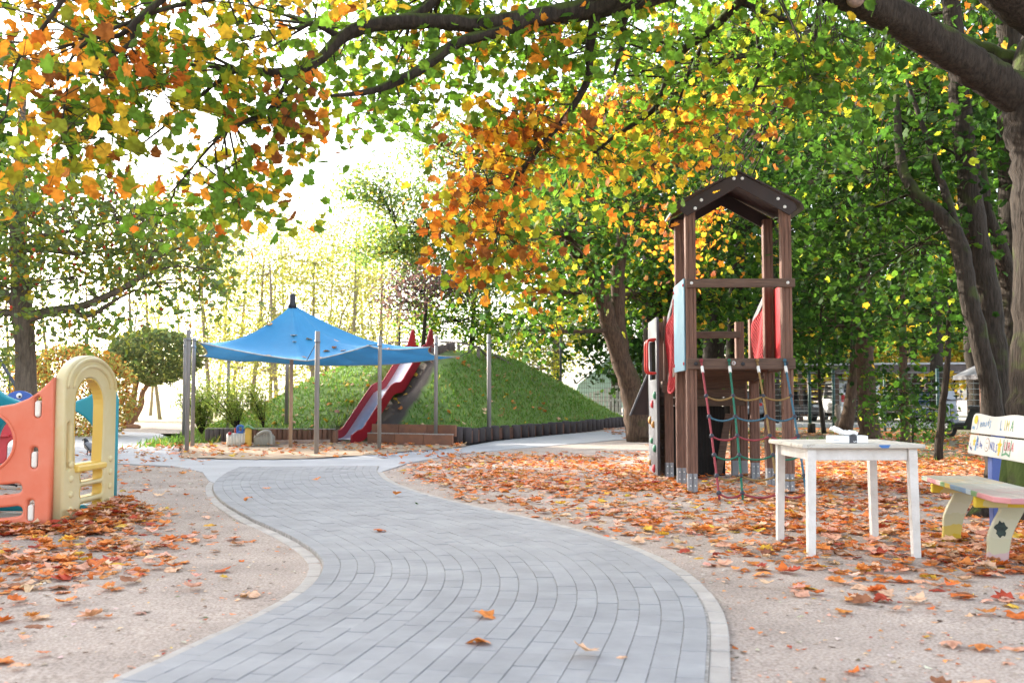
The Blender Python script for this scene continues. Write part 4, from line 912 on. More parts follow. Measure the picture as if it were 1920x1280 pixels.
# --- sun sail
PK = P(548, 574, 21.8)
ANC = [P(372, 641, 20.0), P(374, 666, 22.0), P(478, 676, 25.6), P(690, 684, 26.4), P(862, 668, 24.6), P(806, 650, 22.4), P(692, 647, 20.8), P(575, 676, 19.3)]
sail = thing('sun_sail', 'bright blue fabric sun sail with peaked centre over the sand pit', 'sun sail', (PK.x, PK.y, 0))
O_ = V((PK.x, PK.y, 0)); NA = len(ANC); NSEG = 12; NR = 22
# shallow waves run out from the peak; the rim is cut in shallow arcs
rim = []
for k in range(NA):
    a, b = ANC[k], ANC[(k + 1) % NA]; mid_in = (PK - (a + b) / 2); mid_in.z = 0
    for j in range(NSEG):
        t = j / NSEG; p = a.lerp(b, t); c = 4 * t * (1 - t); p += mid_in * .085 * c; p.z -= .07 * c * (1 if k not in (6, 7) else .6); rim.append(p)
# lower front lip, which folds under a little
q = MB(); vs = []; NRIM = len(rim)
for i in range(NR + 1):
    r = i / NR
    for j, p in enumerate(rim):
        x = PK.x + (p.x - PK.x) * (0.02 + .98 * r); y = PK.y + (p.y - PK.y) * (0.02 + .98 * r)
        z = p.z + (PK.z - p.z) * (1 - r) ** 1.95 - .05 * math.sin(math.pi * r) + .035 * r * math.sin(j / NRIM * 2 * math.pi * NA) * math.sin(math.pi * min(1, r * 1.1)) + .012 * math.sin(j * 1.7 + r * 4) * r * (1 - r) * 2
        vs.append((x - O_.x, y - O_.y, z))
q.add(vs, [(i * NRIM + j, i * NRIM + (j + 1) % NRIM, (i + 1) * NRIM + (j + 1) % NRIM, (i + 1) * NRIM + j) for i in range(NR) for j in range(NRIM)], True)
def sailmat():
    m = mat('blue_sailcloth', (.06, .31, .56), .7, .08, 1.2, .25, 300, col2=(.045, .25, .49)); N = m.node_tree.nodes; L = m.node_tree.links; b = N['Principled BSDF']; o = N['Material Output']
    tr = N.new('ShaderNodeBsdfTranslucent'); tr.inputs[0].default_value = (.06, .30, .75, 1); mx = N.new('ShaderNodeMixShader'); mx.inputs[0].default_value = .10; L.new(b.outputs[0], mx.inputs[1]); L.new(tr.outputs[0], mx.inputs[2]); L.new(mx.outputs[0], o.inputs[0]); return m
q.build('sailcloth', sailmat(), sail)
HEM = mat('sail_hem', (.50, .47, .40), .7)
MB().tube([V((p.x - O_.x, p.y - O_.y, p.z - .004)) for p in rim + rim[:1]], .011, 6, False).build('hem_cord', HEM, sail)
MB().tube([(0, 0, PK.z - .05), (0, 0, PK.z + .05), (0, 0, PK.z + .08), (0, 0, PK.z + .24), (0, 0, PK.z + .28)], [.10, .085, .07, .075, .03], 12).build('peak_cap', BLACKP, sail)
POLES = [(350, 848, 618, 'tall grey steel pole nearest the left end of the sun sail', 0, .043), (593, 852, 621, 'grey steel pole standing at the middle front of the sun sail', 7, .047), (711, 843, 630, 'grey steel pole before the middle of the slide', 6, .041), (817, 834, 629, 'grey steel pole right of the slide foot', 5, .043), (360.5, 838, 633, 'thinner grey pole just right of the leftmost tall pole', 1, .043), (344.5, 826, 634, 'far grey pole hidden behind the leftmost tall pole', None, .05)]
pole_at = {}
def pole(base, top, r, label, m=POLEM):
    o = MB(); h = top - base.z; o.tube([(0, 0, -.1), (0, 0, h - .01), (0, 0, h)], [r, r, r * .85], 12)
    t = thing('sail_pole', label, 'pole', base, 0, 'poles around the sand pit'); ob = o.build('tube', m, t)
    MB().tube([(0, 0, h - .22), (0, 0, h - .17)], r * 1.15, 12).build('clamp', STEEL, t); return t
for px, yb, yt, lab, k, r in POLES:
    b = G(px, yb); zt = P(px, yt, b.y).z; pole(b, zt, r, lab); pole_at[k] = V((b.x, b.y, zt))
b = P(917, 795, 25.4); z0 = .12; pole(V((b.x, b.y, z0)), P(917, 627, 25.4).z, .055, 'grey pole standing in the grass on the right side of the mound'); pole_at[4] = V((b.x, b.y, P(917, 627, 25.4).z))
b = P(537, 790, 26.0); pole(V((b.x, b.y, float(mound_z(np.array(b.x), np.array(b.y))) - .05)), 2.35, .05, 'grey pole in the grass left of the slide under the sail'); pole_at[2] = V((b.x, b.y, 2.35))
b = P(427, 790, 26.5); pole(V((b.x, b.y, 0)), 2.25, .04, 'thin pale pole behind the willow shrub left of the mound')
b = G(552, 838); ct = MB().tube([(0, 0, -.1), (0, 0, PK.z - .04)], .042, 12).build('sail_mast', mat('pale_wood_mast', (.48, .33, .23), .7, .15, 5, .15, 30, stretch=(5, 5, .6))); ct.location = (PK.x, PK.y, 0); tag(ct, 'pale wooden mast under the peak of the sun sail', 'pole')
for k, a in enumerate(ANC):
    if k in pole_at:
        e = pole_at[k] - V((0, 0, .18)); MB().tube([V((a.x - O_.x, a.y - O_.y, a.z)), V((e.x - O_.x, e.y - O_.y, e.z))], .008, 5).build('guy_rope', BLACKP, sail)
# few leaves fallen on the sail
lv = []; 
for i in range(14):
    r = RNG.uniform(.25, .95); j = int(RNG.integers(int(NRIM * .62), NRIM)); vv = vs[int(r * NR) * NRIM + j]; lv.append((vv[0] + O_.x, vv[1] + O_.y, vv[2] + .02))
SAIL_LEAVES = lv

# --- plastic sand and water toy
ty = G(462, 836); toy = thing('sand_toy', 'cream plastic sand toy with blue arch and yellow tower', 'toy', (ty.x, ty.y, 0))
sc = ty.y / F
def tx(px): return (px - 462) * sc
def tz(py): return (836 - py) * sc
w = MB()
for k in range(8): w.tube([(tx(431) + k * .062, -.1, 0), (tx(431) + k * .062, -.1, tz(812))], .036, 8)
w.box((tx(446), .1, tz(824)), (.47, .42, tz(813)), ch=.03); w.build('cream_basin', IVORY, toy)
MB().box((tx(468), -.12, tz(819)), (.13, .12, tz(801)), ch=.02).build('yellow_tower', plastic('toy_yellow', (.72, .45, .08)), toy)
MB().prism([(tx(459), tz(804)), (tx(462), tz(800)), (tx(468), tz(796)), (tx(474), tz(800)), (tx(478), tz(804)), (tx(474), tz(803)), (tx(468), tz(800)), (tx(462), tz(803))][::-1], .16, Matrix.Translation((0, -.12, 0)), .006).build('green_roof', plastic('toy_green', (.12, .38, .13)), toy)
panel2d('blue_arch', [(tx(444), tz(812)), (tx(457), tz(812))] + ellp(tx(450.5), tz(802), .085, .075, 14, 0, 180), [rrect(tx(447), tx(454), tz(808), tz(800), .02)], .12, .01, RXP, plastic('toy_blue', (.04, .16, .52)), toy)
gm = MB()
for k in range(7): gm.tube([(tx(480) + k * .06, -.02, 0), (tx(480) + k * .06, -.02, tz(816) + .06 * math.sin(k * .45))], .036, 8)
gm.box((tx(493), .12, tz(826)), (.42, .34, tz(818)), ch=.03); gm.build('grey_basin', plastic('toy_grey', (.38, .35, .29)), toy)
MB().tube(spline([(tx(483), -.05, tz(816)), (tx(490), -.05, tz(811)), (tx(500), -.05, tz(808)), (tx(508), -.05, tz(812)), (tx(509), -.05, tz(834))], 4), .035, 8).build('grey_rim', plastic('toy_grey2', (.45, .42, .36)), toy)
MB().ball((tx(434), -.14, tz(812)), .04, 8, 6).build('red_knob', REDP, toy); MB().box((tx(442), 0, tz(807)), (.05, .08, .12), ch=.015).build('red_crane', REDP, toy)
# ================================================================== TREES
def bark(name, c1, c2, moss=0.0, sc=5.0):
    if name in MATS: return MATS[name]
    m = mat(name, c1, .9, .2, sc, 1.0, 6, col2=c2, stretch=(6, 6, 1.1), spec=.15); N = m.node_tree.nodes; L = m.node_tree.links; b = N['Principled BSDF']
    if moss:
        src = b.inputs['Base Color'].links[0].from_socket; g = N.new('ShaderNodeNewGeometry'); sp = N.new('ShaderNodeSeparateXYZ'); L.new(g.outputs['Normal'], sp.inputs[0])
        tc = N.new('ShaderNodeTexCoord'); no = N.new('ShaderNodeTexNoise'); no.inputs['Scale'].default_value = 3.5; no.inputs['Detail'].default_value = 7; L.new(tc.outputs['Object'], no.inputs['Vector'])
        ad = N.new('ShaderNodeMath'); ad.operation = 'MULTIPLY_ADD'; L.new(sp.outputs['Z'], ad.inputs[0]); ad.inputs[1].default_value = .42; L.new(no.outputs['Fac'], ad.inputs[2])
        rp = N.new('ShaderNodeValToRGB'); rp.color_ramp.elements[0].position = .60; rp.color_ramp.elements[1].position = .76; rp.color_ramp.elements[1].color = (moss, moss, moss, 1); L.new(ad.outputs[0], rp.inputs['Fac'])
        mu = N.new('ShaderNodeMix'); mu.data_type = 'RGBA'; L.new(rp.outputs[0], mu.inputs[0]); L.new(src, mu.inputs[6]); mu.inputs[7].default_value = (.055, .075, .018, 1); L.new(mu.outputs[2], b.inputs['Base Color'])
    return m
BARK_MAPLE = bark('maple_bark', (.055, .043, .034), (.016, .013, .011), .95); BARK_D = bark('dark_bark', (.052, .041, .032), (.018, .015, .012), .6); BARK_R = bark('ridged_bark', (.115, .072, .048), (.035, .024, .018), .25, 4); BARK_L = bark('light_bark', (.24, .20, .16), (.12, .10, .085), .2)
def wiggle(pts, amp, n=4):
    out = spline(pts, n)
    return [p + V((random.uniform(-1, 1), random.uniform(-1, 1), random.uniform(-1, 1))) * amp * (0 if i in (0, len(out) - 1) else 1) for i, p in enumerate(out)]
def tube_pts(mb, pts_r, n=10, amp=.0, sub=5):
    """pts_r: [(V, r)...] smoothed"""
    pts = [p for p, r in pts_r]; rs = [r for p, r in pts_r]; sm = spline(pts, sub); rr = []
    for i in range(len(pts) - 1):
        for k in range(sub): rr.append(rs[i] + (rs[i + 1] - rs[i]) * k / sub)
    rr.append(rs[-1])
    if amp: sm = [p + V((random.uniform(-1, 1), random.uniform(-1, 1), random.uniform(-.5, .5))) * amp * r for p, r in zip(sm, rr)]; rr = [r * random.uniform(.94, 1.06) for r in rr]
    mb.tube(sm, rr, n, ridge=.07 if n >= 10 else 0.0); return sm, rr
def gauss_cluster(c, n, spread, squash=.75):
    p = RNG.normal(size=(n, 3)) * spread; p[:, 2] *= squash; return p + np.array(c)
def twig(mb, a, b, r0, r1=.003, sag=.08, n=5):
    a = V(a); b = V(b); L_ = (b - a).length; m = (a + b) / 2 + V((random.uniform(-1, 1), random.uniform(-1, 1), random.uniform(-.3, 1))) * L_ * sag
    pts = [a.lerp(m, t).lerp(m.lerp(b, t), t) for t in (0, .3, .6, 1)]; mb.tube(pts, [r0, r0 * .75 + r1 * .25, r0 * .4 + r1 * .6, r1], n, False)
def tree(name, label, trunks, blobs, pal, tpls=None, size=(.10, .16), per=16, spread=.34, flat=.35, barkm=None, cat='tree', group=None, crown='crown', limbr=.05, nside=10, clumps_shell=.5, leafm=None, jit=.2, limbs=True):
    t = thing(name, label, cat, trunks[0][0][0], 0, group); o = t.location.copy(); mb = MB(); line = []
    for tr in trunks:
        sm, rr = tube_pts(mb, [(p - o, r) for p, r in tr], nside, .10); line += list(zip(sm, rr))
    LP, LS, LC = [], [], []
    lb = MB(); lp = np.array([tuple(p) for p, r in line])
    for (c, rad, nc) in blobs:
        c = V(c) - o; rad = rad if hasattr(rad, '__len__') else (rad, rad, rad)
        low = lp[:, 2] < c.z + .2; cand = lp[low] if low.any() else lp
        j = int(np.argmin(np.linalg.norm(cand - np.array(tuple(c)), axis=1))); a = V(cand[j])
        if limbs: twig(lb, a, c, limbr, limbr * .45, .12, 6)
        for k in range(nc):
            d = RNG.normal(size=3); d /= np.linalg.norm(d); r = RNG.uniform(clumps_shell, 1.0) ** .8
            q = V((c.x + d[0] * rad[0] * r, c.y + d[1] * rad[1] * r, c.z + d[2] * rad[2] * r))
            if q.z + o.z < .3: continue
            if limbs: twig(lb, a.lerp(c, random.uniform(.45, 1)), q, limbr * .35, .004, .1, 4)
            m = int(per * RNG.uniform(.6, 1.4)); LP.append(gauss_cluster(q, m, spread * RNG.uniform(.7, 1.25))); LC.append(pick_cols(m, pal(k) if callable(pal) else pal, jit))
    mb.build('trunk', barkm or BARK_D, t)
    if limbs and lb.v: tag(lb.build('branches', barkm or BARK_D, t), kind='stuff')
    if LP:
        pos = np.concatenate(LP); cols = np.concatenate(LC); n = len(pos)
        me = leaf_mesh(crown, pos, rand_frames(n, flat), RNG.uniform(size[0], size[1], n), cols, tpls or MAPLE_S); tag(link(crown, me, leafm or LEAF, t), kind='stuff')
    return t

# ---------------------------------------------------------------- the great maple at the right edge, reaching over the path
CGR = (.095, .20, .03); CYL = (.26, .30, .035)
PAL_W = [(ORA, .23), (YEL, .17), (RUST, .06), (BRN, .05), (CGR, .25), (CYL, .24)]
PAL_M = [(CGR, .40), (CYL, .26), (ORA, .13), (YEL, .13), (BRN, .05), (RUST, .03)]
PAL_G = [(CGR, .56), (CYL, .26), (GRN, .10), (YEL, .04), (ORA, .04)]
PAL_O = [(ORA, .28), (YEL, .18), (RUST, .10), (BRN, .13), (CYL, .18), (CGR, .13)]
PAL_MG = [(GRN, .72), (GRND, .14), (YGR, .09), (YEL, .03), (ORA, .02)]
mt = thing('maple_tree', 'huge old maple at the right edge, limbs reaching over the path', 'tree', G(1925, 962))
MO = mt.location.copy()
def pr(lst): return [(P(a, b, d) - MO, r) for a, b, d, r in lst]
tk = MB(); MLINE = []
def mlimb(mb, lst, n=20, amp=.06):
    sm, rr = tube_pts(mb, pr(lst), n, amp, 9 if n > 10 else 6); MLINE.extend([(p, r) for p, r in zip(sm, rr)]); return sm
mlimb(tk, [(1925, 985, 9.15, .46), (1932, 945, 9.2, .34), (1944, 860, 9.2, .28), (1950, 700, 9.2, .25), (1952, 480, 9.2, .235), (1948, 300, 9.2, .24), (1940, 180, 9.2, .27), (1990, 20, 9.3, .24), (2080, -200, 9.4, .20), (2100, -500, 9.4, .15), (2040, -900, 9.3, .08)], 26, .05)
for dx, dy, a in ((-.55, -.15, 0), (-.3, -.5, 1), (.4, -.35, 2)):       # root flare
    tk.tube([V((0 + dx * .2, dy * .2, .42)), V((dx * .55, dy * .55, .12)), V((dx * 1.1, dy * 1.1, -.06))], [.20, .15, .06], 8)
tk.build('trunk', BARK_MAPLE, mt)
L1 = MB(); mlimb(L1, [(1940, 200, 9.2, .22), (1880, 160, 9.1, .18), (1800, 110, 8.9, .165), (1700, 45, 8.6, .16), (1590, -15, 8.3, .15), (1450, -62, 8.0, .15), (1320, -45, 7.8, .12), (1200, -6, 7.6, .095), (1080, 20, 7.5, .080), (1000, 33, 7.4, .072), (900, 45, 7.3, .062), (800, 40, 7.2, .056), (700, 47, 7.1, .052), (640, 72, 7.0, .045), (600, 110, 6.9, .040), (540, 136, 6.8, .036), (445, 130, 6.7, .026)]); L1.build('limb', BARK_MAPLE, mt)
L2 = MB(); mlimb(L2, [(1945, 150, 9.5, .17), (1860, 112, 9.7, .14), (1780, 80, 9.7, .12), (1690, 20, 9.6, .10), (1600, -60, 9.5, .08)]); L2.build('limb', BARK_MAPLE, mt)
L3 = MB(); mlimb(L3, [(2000, 60, 9.2, .22), (1920, 10, 8.9, .20), (1840, -60, 8.6, .17), (1700, -220, 8.2, .13), (1450, -420, 7.6, .10), (1100, -520, 7.0, .07), (700, -560, 6.4, .05)]); L3.build('limb', BARK_MAPLE, mt)
kn = MB(); kp = P(1604, -2, 8.18) - MO; kn.tube([kp, kp + V((-.02, -.05, -.01)), kp + V((-.02, -.06, -.01))], [.075, .065, .03], 12); kn.build('branch_scar', mat('pale_scar', (.28, .19, .15), .8, .2, 20), mt)
br = MB()
for lst in [
    [(1010, 32, 7.4, .05), (940, 60, 7.3, .045), (860, 80, 7.2, .042), (780, 135, 7.0, .038), (700, 170, 6.9, .026), (620, 180, 6.8, .01)],
    [(860, -60, 7.4, .04), (800, 15, 7.3, .035), (740, 38, 7.2, .03), (660, 55, 7.05, .028)],
    [(900, -220, 6.6, .04), (560, -130, 6.2, .032), (380, -60, 6.0, .026), (310, -5, 5.9, .024), (252, 45, 5.8, .022), (243, 85, 5.8, .018), (145, 126, 5.7, .012)],
    [(252, 45, 5.8, .018), (220, 68, 5.8, .015), (172, 73, 5.8, .008)], [(600, -120, 6.3, .03), (450, -20, 6.1, .02), (300, 20, 5.9, .014), (150, 90, 5.7, .01), (125, 170, 5.6, .008), (115, 260, 5.6, .004)],
    [(160, -60, 5.4, .02), (90, 40, 5.4, .012), (30, 120, 5.4, .008), (10, 220, 5.4, .004)],
    [(640, 72, 7.0, .03), (590, 45, 6.9, .02), (560, 55, 6.8, .012)], [(445, 130, 6.7, .022), (400, 160, 6.6, .014), (330, 220, 6.5, .009), (240, 290, 6.4, .005)],
    [(600, 112, 6.9, .022), (570, 150, 6.8, .016), (520, 200, 6.7, .012), (440, 235, 6.7, .010), (390, 270, 6.6, .006)], [(545, 138, 6.8, .018), (500, 210, 6.7, .012), (420, 250, 6.6, .01), (330, 350, 6.5, .006)],
    [(1190, -4, 7.6, .035), (1170, 40, 7.7, .03), (1168, 80, 7.8, .026), (1152, 140, 7.9, .012)], [(1120, 10, 7.5, .05), (1105, 95, 7.7, .035), (1102, 150, 7.8, .03), (1060, 220, 7.9, .026), (1000, 290, 8.0, .022), (960, 360, 8.1, .014), (935, 430, 8.1, .006)],
    [(1000, 290, 8.0, .016), (960, 330, 7.8, .010), (900, 350, 7.7, .005)], [(1480, -80, 8.3, .06), (1390, 0, 8.5, .042), (1335, 55, 8.6, .038), (1268, 108, 8.7, .034), (1240, 180, 8.7, .028), (1215, 215, 8.8, .024), (1140, 265, 8.8, .018), (1080, 320, 8.8, .010), (1040, 370, 8.8, .005)],
    [(1335, 58, 8.6, .028), (1310, 100, 8.8, .022), (1290, 140, 8.9, .016), (1260, 230, 9.0, .008)], [(1390, 5, 8.5, .03), (1480, 40, 9.2, .02), (1540, 50, 9.6, .012)], [(1268, 110, 8.7, .02), (1380, 110, 9.2, .014), (1500, 80, 9.4, .012), (1560, 60, 9.3, .010)],
    [(1420, 60, 9.0, .02), (1420, 150, 9.0, .012), (1380, 220, 9.0, .008), (1330, 280, 9.0, .005)]]:
    mlimb(br, lst, 7, .04)
br.build('branches', BARK_MAPLE, mt)
tag(mt.children[-1], kind='stuff')
ML = np.array([tuple(p) for p, r in MLINE]); MLR = np.array([r for p, r in MLINE])
def in_poly(p, poly):
    c = False; n = len(poly)
    for i in range(n):
        a, b = poly[i], poly[(i + 1) % n]
        if (a[1] > p[1]) != (b[1] > p[1]) and p[0] < (b[0] - a[0]) * (p[1] - a[1]) / (b[1] - a[1]) + a[0]: c = not c
    return c
def seeds(poly, n):
    xs = [p[0] for p in poly]; ys = [p[1] for p in poly]; out = []
    while len(out) < n:
        q = (random.uniform(min(xs), max(xs)), random.uniform(min(ys), max(ys)))
        if in_poly(q, poly): out.append(q)
    return out
PAL_OG = [(ORA, .20), (YEL, .16), (RUST, .05), (BRN, .09), (CYL, .25), (CGR, .25)]
REG = [([(-120, -120), (340, -120), (310, 60), (220, 140), (150, 230), (110, 320), (-120, 340)], 42, (5.0, 7.2), PAL_W),
       ([(300, -120), (660, -120), (640, 60), (560, 150), (470, 190), (300, 170), (200, 130)], 36, (5.8, 8.2), PAL_M),
       ([(440, 190), (600, 110), (590, 190), (555, 290), (500, 390), (420, 400), (330, 420), (260, 400), (330, 350), (440, 300)], 25, (6.2, 7.6), PAL_M),
       ([(120, 120), (310, 160), (260, 290), (170, 330), (100, 330)], 16, (5.4, 6.8), PAL_M),
       ([(640, -120), (1280, -120), (1250, 130), (1050, 180), (860, 215), (740, 235), (640, 190), (600, 100)], 105, (7.1, 9.2), PAL_G),
       ([(900, 160), (1080, 190), (1060, 290), (1000, 390), (965, 470), (920, 540), (850, 510), (840, 400), (880, 290)], 42, (7.3, 8.6), PAL_O),
       ([(970, 480), (1010, 500), (1000, 550), (960, 540)], 3, (7.7, 8.4), PAL_O),
       ([(1060, 170), (1480, 140), (1470, 230), (1330, 270), (1235, 330), (1190, 400), (1110, 330), (1060, 300)], 50, (8.0, 10.5), PAL_OG),
       ([(1260, 360), (1340, 330), (1360, 400), (1340, 520), (1290, 520), (1240, 430)], 16, (13.5, 15), PAL_O),
       ([(1200, -120), (1640, -120), (1560, 60), (1540, 150), (1300, 190), (1180, 130)], 62, (8.0, 10.8), PAL_G),
       ([(1520, 60), (1590, 60), (1610, 170), (1580, 230), (1520, 230), (1500, 150)], 16, (7.5, 8.5), PAL_MG)]
LP, LC, LN = [], [], []; tw = MB()
def add_cluster(q, pal, per=25, spread=.21, r=.006):
    q = V(q) - MO; d = ML - np.array(tuple(q)); dist = np.linalg.norm(d, axis=1) + np.maximum(0, -(d[:, 2])) * .6; j = int(np.argmin(dist)); a = V(ML[j])
    twig(tw, a, q, min(r * (1 + dist[j] * .7), MLR[j] * .8 + .002), .0022, .14, 4)
    m = max(4, int(per * RNG.uniform(.55, 1.5))); p = gauss_cluster(q, m, spread * RNG.uniform(.75, 1.3), .5); p[:, 2] -= .25 * np.hypot(p[:, 0] - q.x, p[:, 1] - q.y)
    # a cluster tends to one colour
    base = pick_cols(1, pal, .1)[0]; cc = pick_cols(m, pal, .22); k = RNG.uniform(size=m) < .55; cc[k] = base * RNG.uniform(.75, 1.25, (k.sum(), 1))
    for pp__ in p[::3]: twig(tw, q, V(pp__), .003, .0015, .15, 3)
    LP.append(p); LC.append(np.clip(cc, 0, .9))
for poly, n, (d0, d1), pal in REG:
    for (a, b) in seeds(poly, n): add_cluster(P(a, b, random.uniform(d0, d1)), pal)
N_VIEW = sum(len(p) for p in LP)
# the crown goes on above the frame
for k in range(230):
    x = random.uniform(-5.5, 7.5); y = random.uniform(3.2, 13); z = random.uniform(4.6, 9.5)
    if z < 1.05 + y * .47 + .5: z = 1.05 + y * .47 + random.uniform(.5, 3.5)
    add_cluster((x, y, z), PAL_M, 16, .30, .008)
tag(tw.build('twigs', BARK_MAPLE, mt), kind='stuff')
pos = np.concatenate(LP); cols = np.concatenate(LC); n = len(pos); fr = rand_frames(n, .18); siz = RNG.uniform(.052, .108, n) * np.where(np.arange(n) < N_VIEW, 1, 1.5)
# leaves that show largest become parts of their own
wp = pos[:N_VIEW] + np.array(tuple(MO)); ap = np.abs(fr[:N_VIEW, 2, 1]) * siz[:N_VIEW] / wp[:, 1]
vis = (np.abs(wp[:, 0] / wp[:, 1]) < .5) & ((wp[:, 2] - CAM_H) / wp[:, 1] < .385)
order = np.argsort(-np.where(vis, ap, 0))[:300]; mask = np.ones(n, bool); mask[order] = False
LEAFV = []
def colour_variants(tpls, pals, name):
    out = []
    for ti, (tv, tf) in enumerate(tpls):
        for c in pals:
            me = leaf_mesh(name, np.zeros((1, 3)), np.eye(3)[None], np.ones(1), np.array([c], float), [(tv, tf)]); out.append((me, np.array(c), ti))
    return out
VAR = colour_variants(MAPLE, [GRN, YGR, YEL, ORA, RUST, BRN, (.09, .18, .03), (.45, .33, .03)], 'leaf')
for i in order:
    c = cols[i]; cand = [v for v in VAR if v[2] == i % 6]; me = min(cand, key=lambda v: np.abs(v[1] - c).sum())[0]
    o = link('leaf', me, LEAF_ONE, mt); M3 = Matrix([list(map(float, fr[i][k])) for k in range(3)]).transposed().to_4x4()
    o.matrix_local = Matrix.Translation(V(pos[i])) @ M3 @ Matrix.Scale(float(siz[i]), 4)
me = leaf_mesh('foliage', pos[mask], fr[mask], siz[mask], cols[mask], MAPLE); tag(link('foliage', me, LEAF, mt), kind='stuff')

# ---------------------------------------------------------------- trees on the right
def line(*pts): return [(P(a, b, d), r) for a, b, d, r in pts]
GDK = (.016, .042, .011); GMD = (.028, .072, .015)
PALR = [(GMD, .50), (GDK, .32), (GRN, .13), (YGR, .04), (YEL, .01)]
tree('maple_tree', 'slender curved maple leaning left behind the bench', [line((1885, 905, 11.3, .13), (1868, 800, 11.3, .11), (1848, 690, 11.3, .105), (1818, 560, 11.3, .10), (1800, 460, 11.4, .098), (1765, 405, 11.5, .085), (1715, 360, 11.7, .075), (1690, 300, 11.9, .06), (1680, 180, 12.2, .035)), line((1800, 460, 11.4, .06), (1778, 380, 11.6, .05), (1748, 290, 11.8, .04), (1700, 150, 12.0, .02))],
     [(P(1640, 330, 12.3), (1.1, 1.3, 1.0), 42), (P(1740, 250, 12.6), (1.0, 1.2, .9), 34), (P(1560, 420, 13.0), (.9, 1.2, .7), 22), (P(1700, 470, 13.0), (1.0, 1.2, .8), 26), (P(1850, 330, 13.3), (.9, 1.0, 1.0), 26)], PALR, MAPLE_S, (.075, .13), 20, .27, .45, BARK_D, limbr=.02)
tree('tree', 'middle grey trunk of the group of three behind the bench', [line((1880, 900, 12.0, .22), (1868, 800, 12.0, .165), (1862, 650, 12.0, .16), (1845, 520, 12.0, .15), (1822, 380, 12.0, .14), (1805, 220, 12.1, .13), (1790, 60, 12.2, .12), (1770, -140, 12.3, .10))],
     [(P(1650, 60, 13), (1.6, 1.6, 1.0), 40), (P(1850, 20, 13.5), (1.3, 1.5, 1.0), 30), (P(1700, 200, 14), (1.5, 1.3, .8), 30)], [(GMD, .62), (GRN, .2), (YGR, .08), (YEL, .06), (ORA, .04)], MAPLE_S, (.085, .14), 19, .3, .4, BARK_D, limbr=.025)
tree('tree', 'dark straight trunk close behind the great maple', [line((1915, 890, 12.8, .30), (1908, 800, 12.8, .22), (1902, 600, 12.8, .20), (1900, 400, 12.8, .19), (1895, 150, 12.8, .17), (1890, -120, 12.8, .14)), line((1900, 560, 12.8, .12), (1878, 470, 12.6, .10), (1850, 400, 12.5, .09), (1838, 300, 12.5, .06))],
     [(P(1900, 420, 14.5), (1.0, 1, 1.1), 24), (P(1880, 130, 14.5), (1.2, 1, 1), 24)], [(GMD, .6), (GDK, .22), (YEL, .12), (ORA, .06)], MAPLE_S, (.085, .14), 18, .3, .4, BARK_D, limbr=.02)
TS = dict(group='trees by the car park')
tree('tree', 'thick reddish brown trunk behind the white table', [line((1632, 826, 26.5, .36), (1628, 790, 26.5, .26), (1622, 680, 26.5, .24), (1618, 520, 26.5, .21), (1616, 350, 26.5, .17), (1610, 120, 26.5, .10))],
     [(P(1600, 480, 25), (2.2, 2, 1.5), 46), (P(1700, 350, 26), (2.4, 2, 1.6), 46), (P(1540, 330, 27), (2.2, 2, 1.8), 44), (P(1640, 190, 27), (2.6, 2, 1.8), 46), (P(1560, 610, 25), (1.3, 1.5, .7), 20)], PALR, MAPLE_S, (.11, .17), 21, .42, .45, BARK_R, limbr=.05, **TS)
tree('tree', 'slightly leaning brown trunk left of the thick reddish one', [line((1586, 806, 29, .22), (1597, 740, 29, .17), (1608, 660, 29, .15), (1612, 560, 29, .12), (1600, 400, 29, .08))],
     [(P(1520, 560, 29), (1.9, 1.8, 1.3), 34), (P(1500, 430, 29), (2.2, 1.8, 1.8), 40)], PALR, MAPLE_S, (.11, .17), 21, .45, .45, BARK_R, limbr=.04, **TS)
tree('tree', 'thin speckled trunk between the table and the fence', [line((1698, 834, 24, .12), (1696, 760, 24, .095), (1693, 640, 24, .09), (1690, 480, 24, .075), (1692, 330, 24, .05))],
     [(P(1700, 600, 23), (1.5, 1.5, .7), 26), (P(1760, 470, 23), (1.7, 1.5, 1.3), 34), (P(1680, 420, 24), (1.6, 1.5, 1.2), 30), (P(1690, 735, 23.5), (.7, .8, .5), 9)], PALR, MAPLE_S, (.12, .19), 14, .4, .5, BARK_R, limbr=.025, **TS)
tree('sapling', 'slim dark sapling leaning right beside the bench', [line((1758, 868, 17.2, .08), (1766, 770, 17.2, .058), (1776, 690, 17.2, .052), (1780, 590, 17.2, .04), (1790, 450, 17.2, .025))],
     [(P(1760, 590, 17), (1.1, 1.1, .55), 24), (P(1820, 500, 17), (1.0, 1, .9), 24), (P(1700, 760, 18), (.5, .6, .5), 8)], PALR, MAPLE_S, (.085, .14), 19, .33, .5, BARK_D, cat='tree', limbr=.015)
tree('sapling', 'thin young trunk among the fence posts left of the packet', [line((1545, 812, 30, .075), (1538, 750, 30, .06), (1536, 690, 30, .05), (1540, 560, 30, .03))],
     [(P(1530, 660, 29), (1.2, 1.2, .6), 20), (P(1560, 700, 30), (1.0, 1, .4), 10)], PALR, MAPLE_S, (.12, .18), 12, .35, .5, BARK_D, cat='tree', limbr=.015)
tree('bush', 'leafy dark green bush growing behind the white table', [line((1712, 838, 23, .03), (1712, 800, 23, .025), (1715, 770, 23, .02))],
     [(P(1722, 800, 22.5), (.55, .6, .55), 30), (P(1668, 770, 24), (.45, .5, .6), 22), (P(1760, 820, 21), (.4, .4, .4), 14), (P(1650, 720, 25), (.5, .5, .7), 20)], [(GRND, .55), (GRN, .35), (YGR, .1)], OVAL, (.07, .12), 22, .2, .3, BARK_D, cat='bush', crown='foliage', limbr=.008)
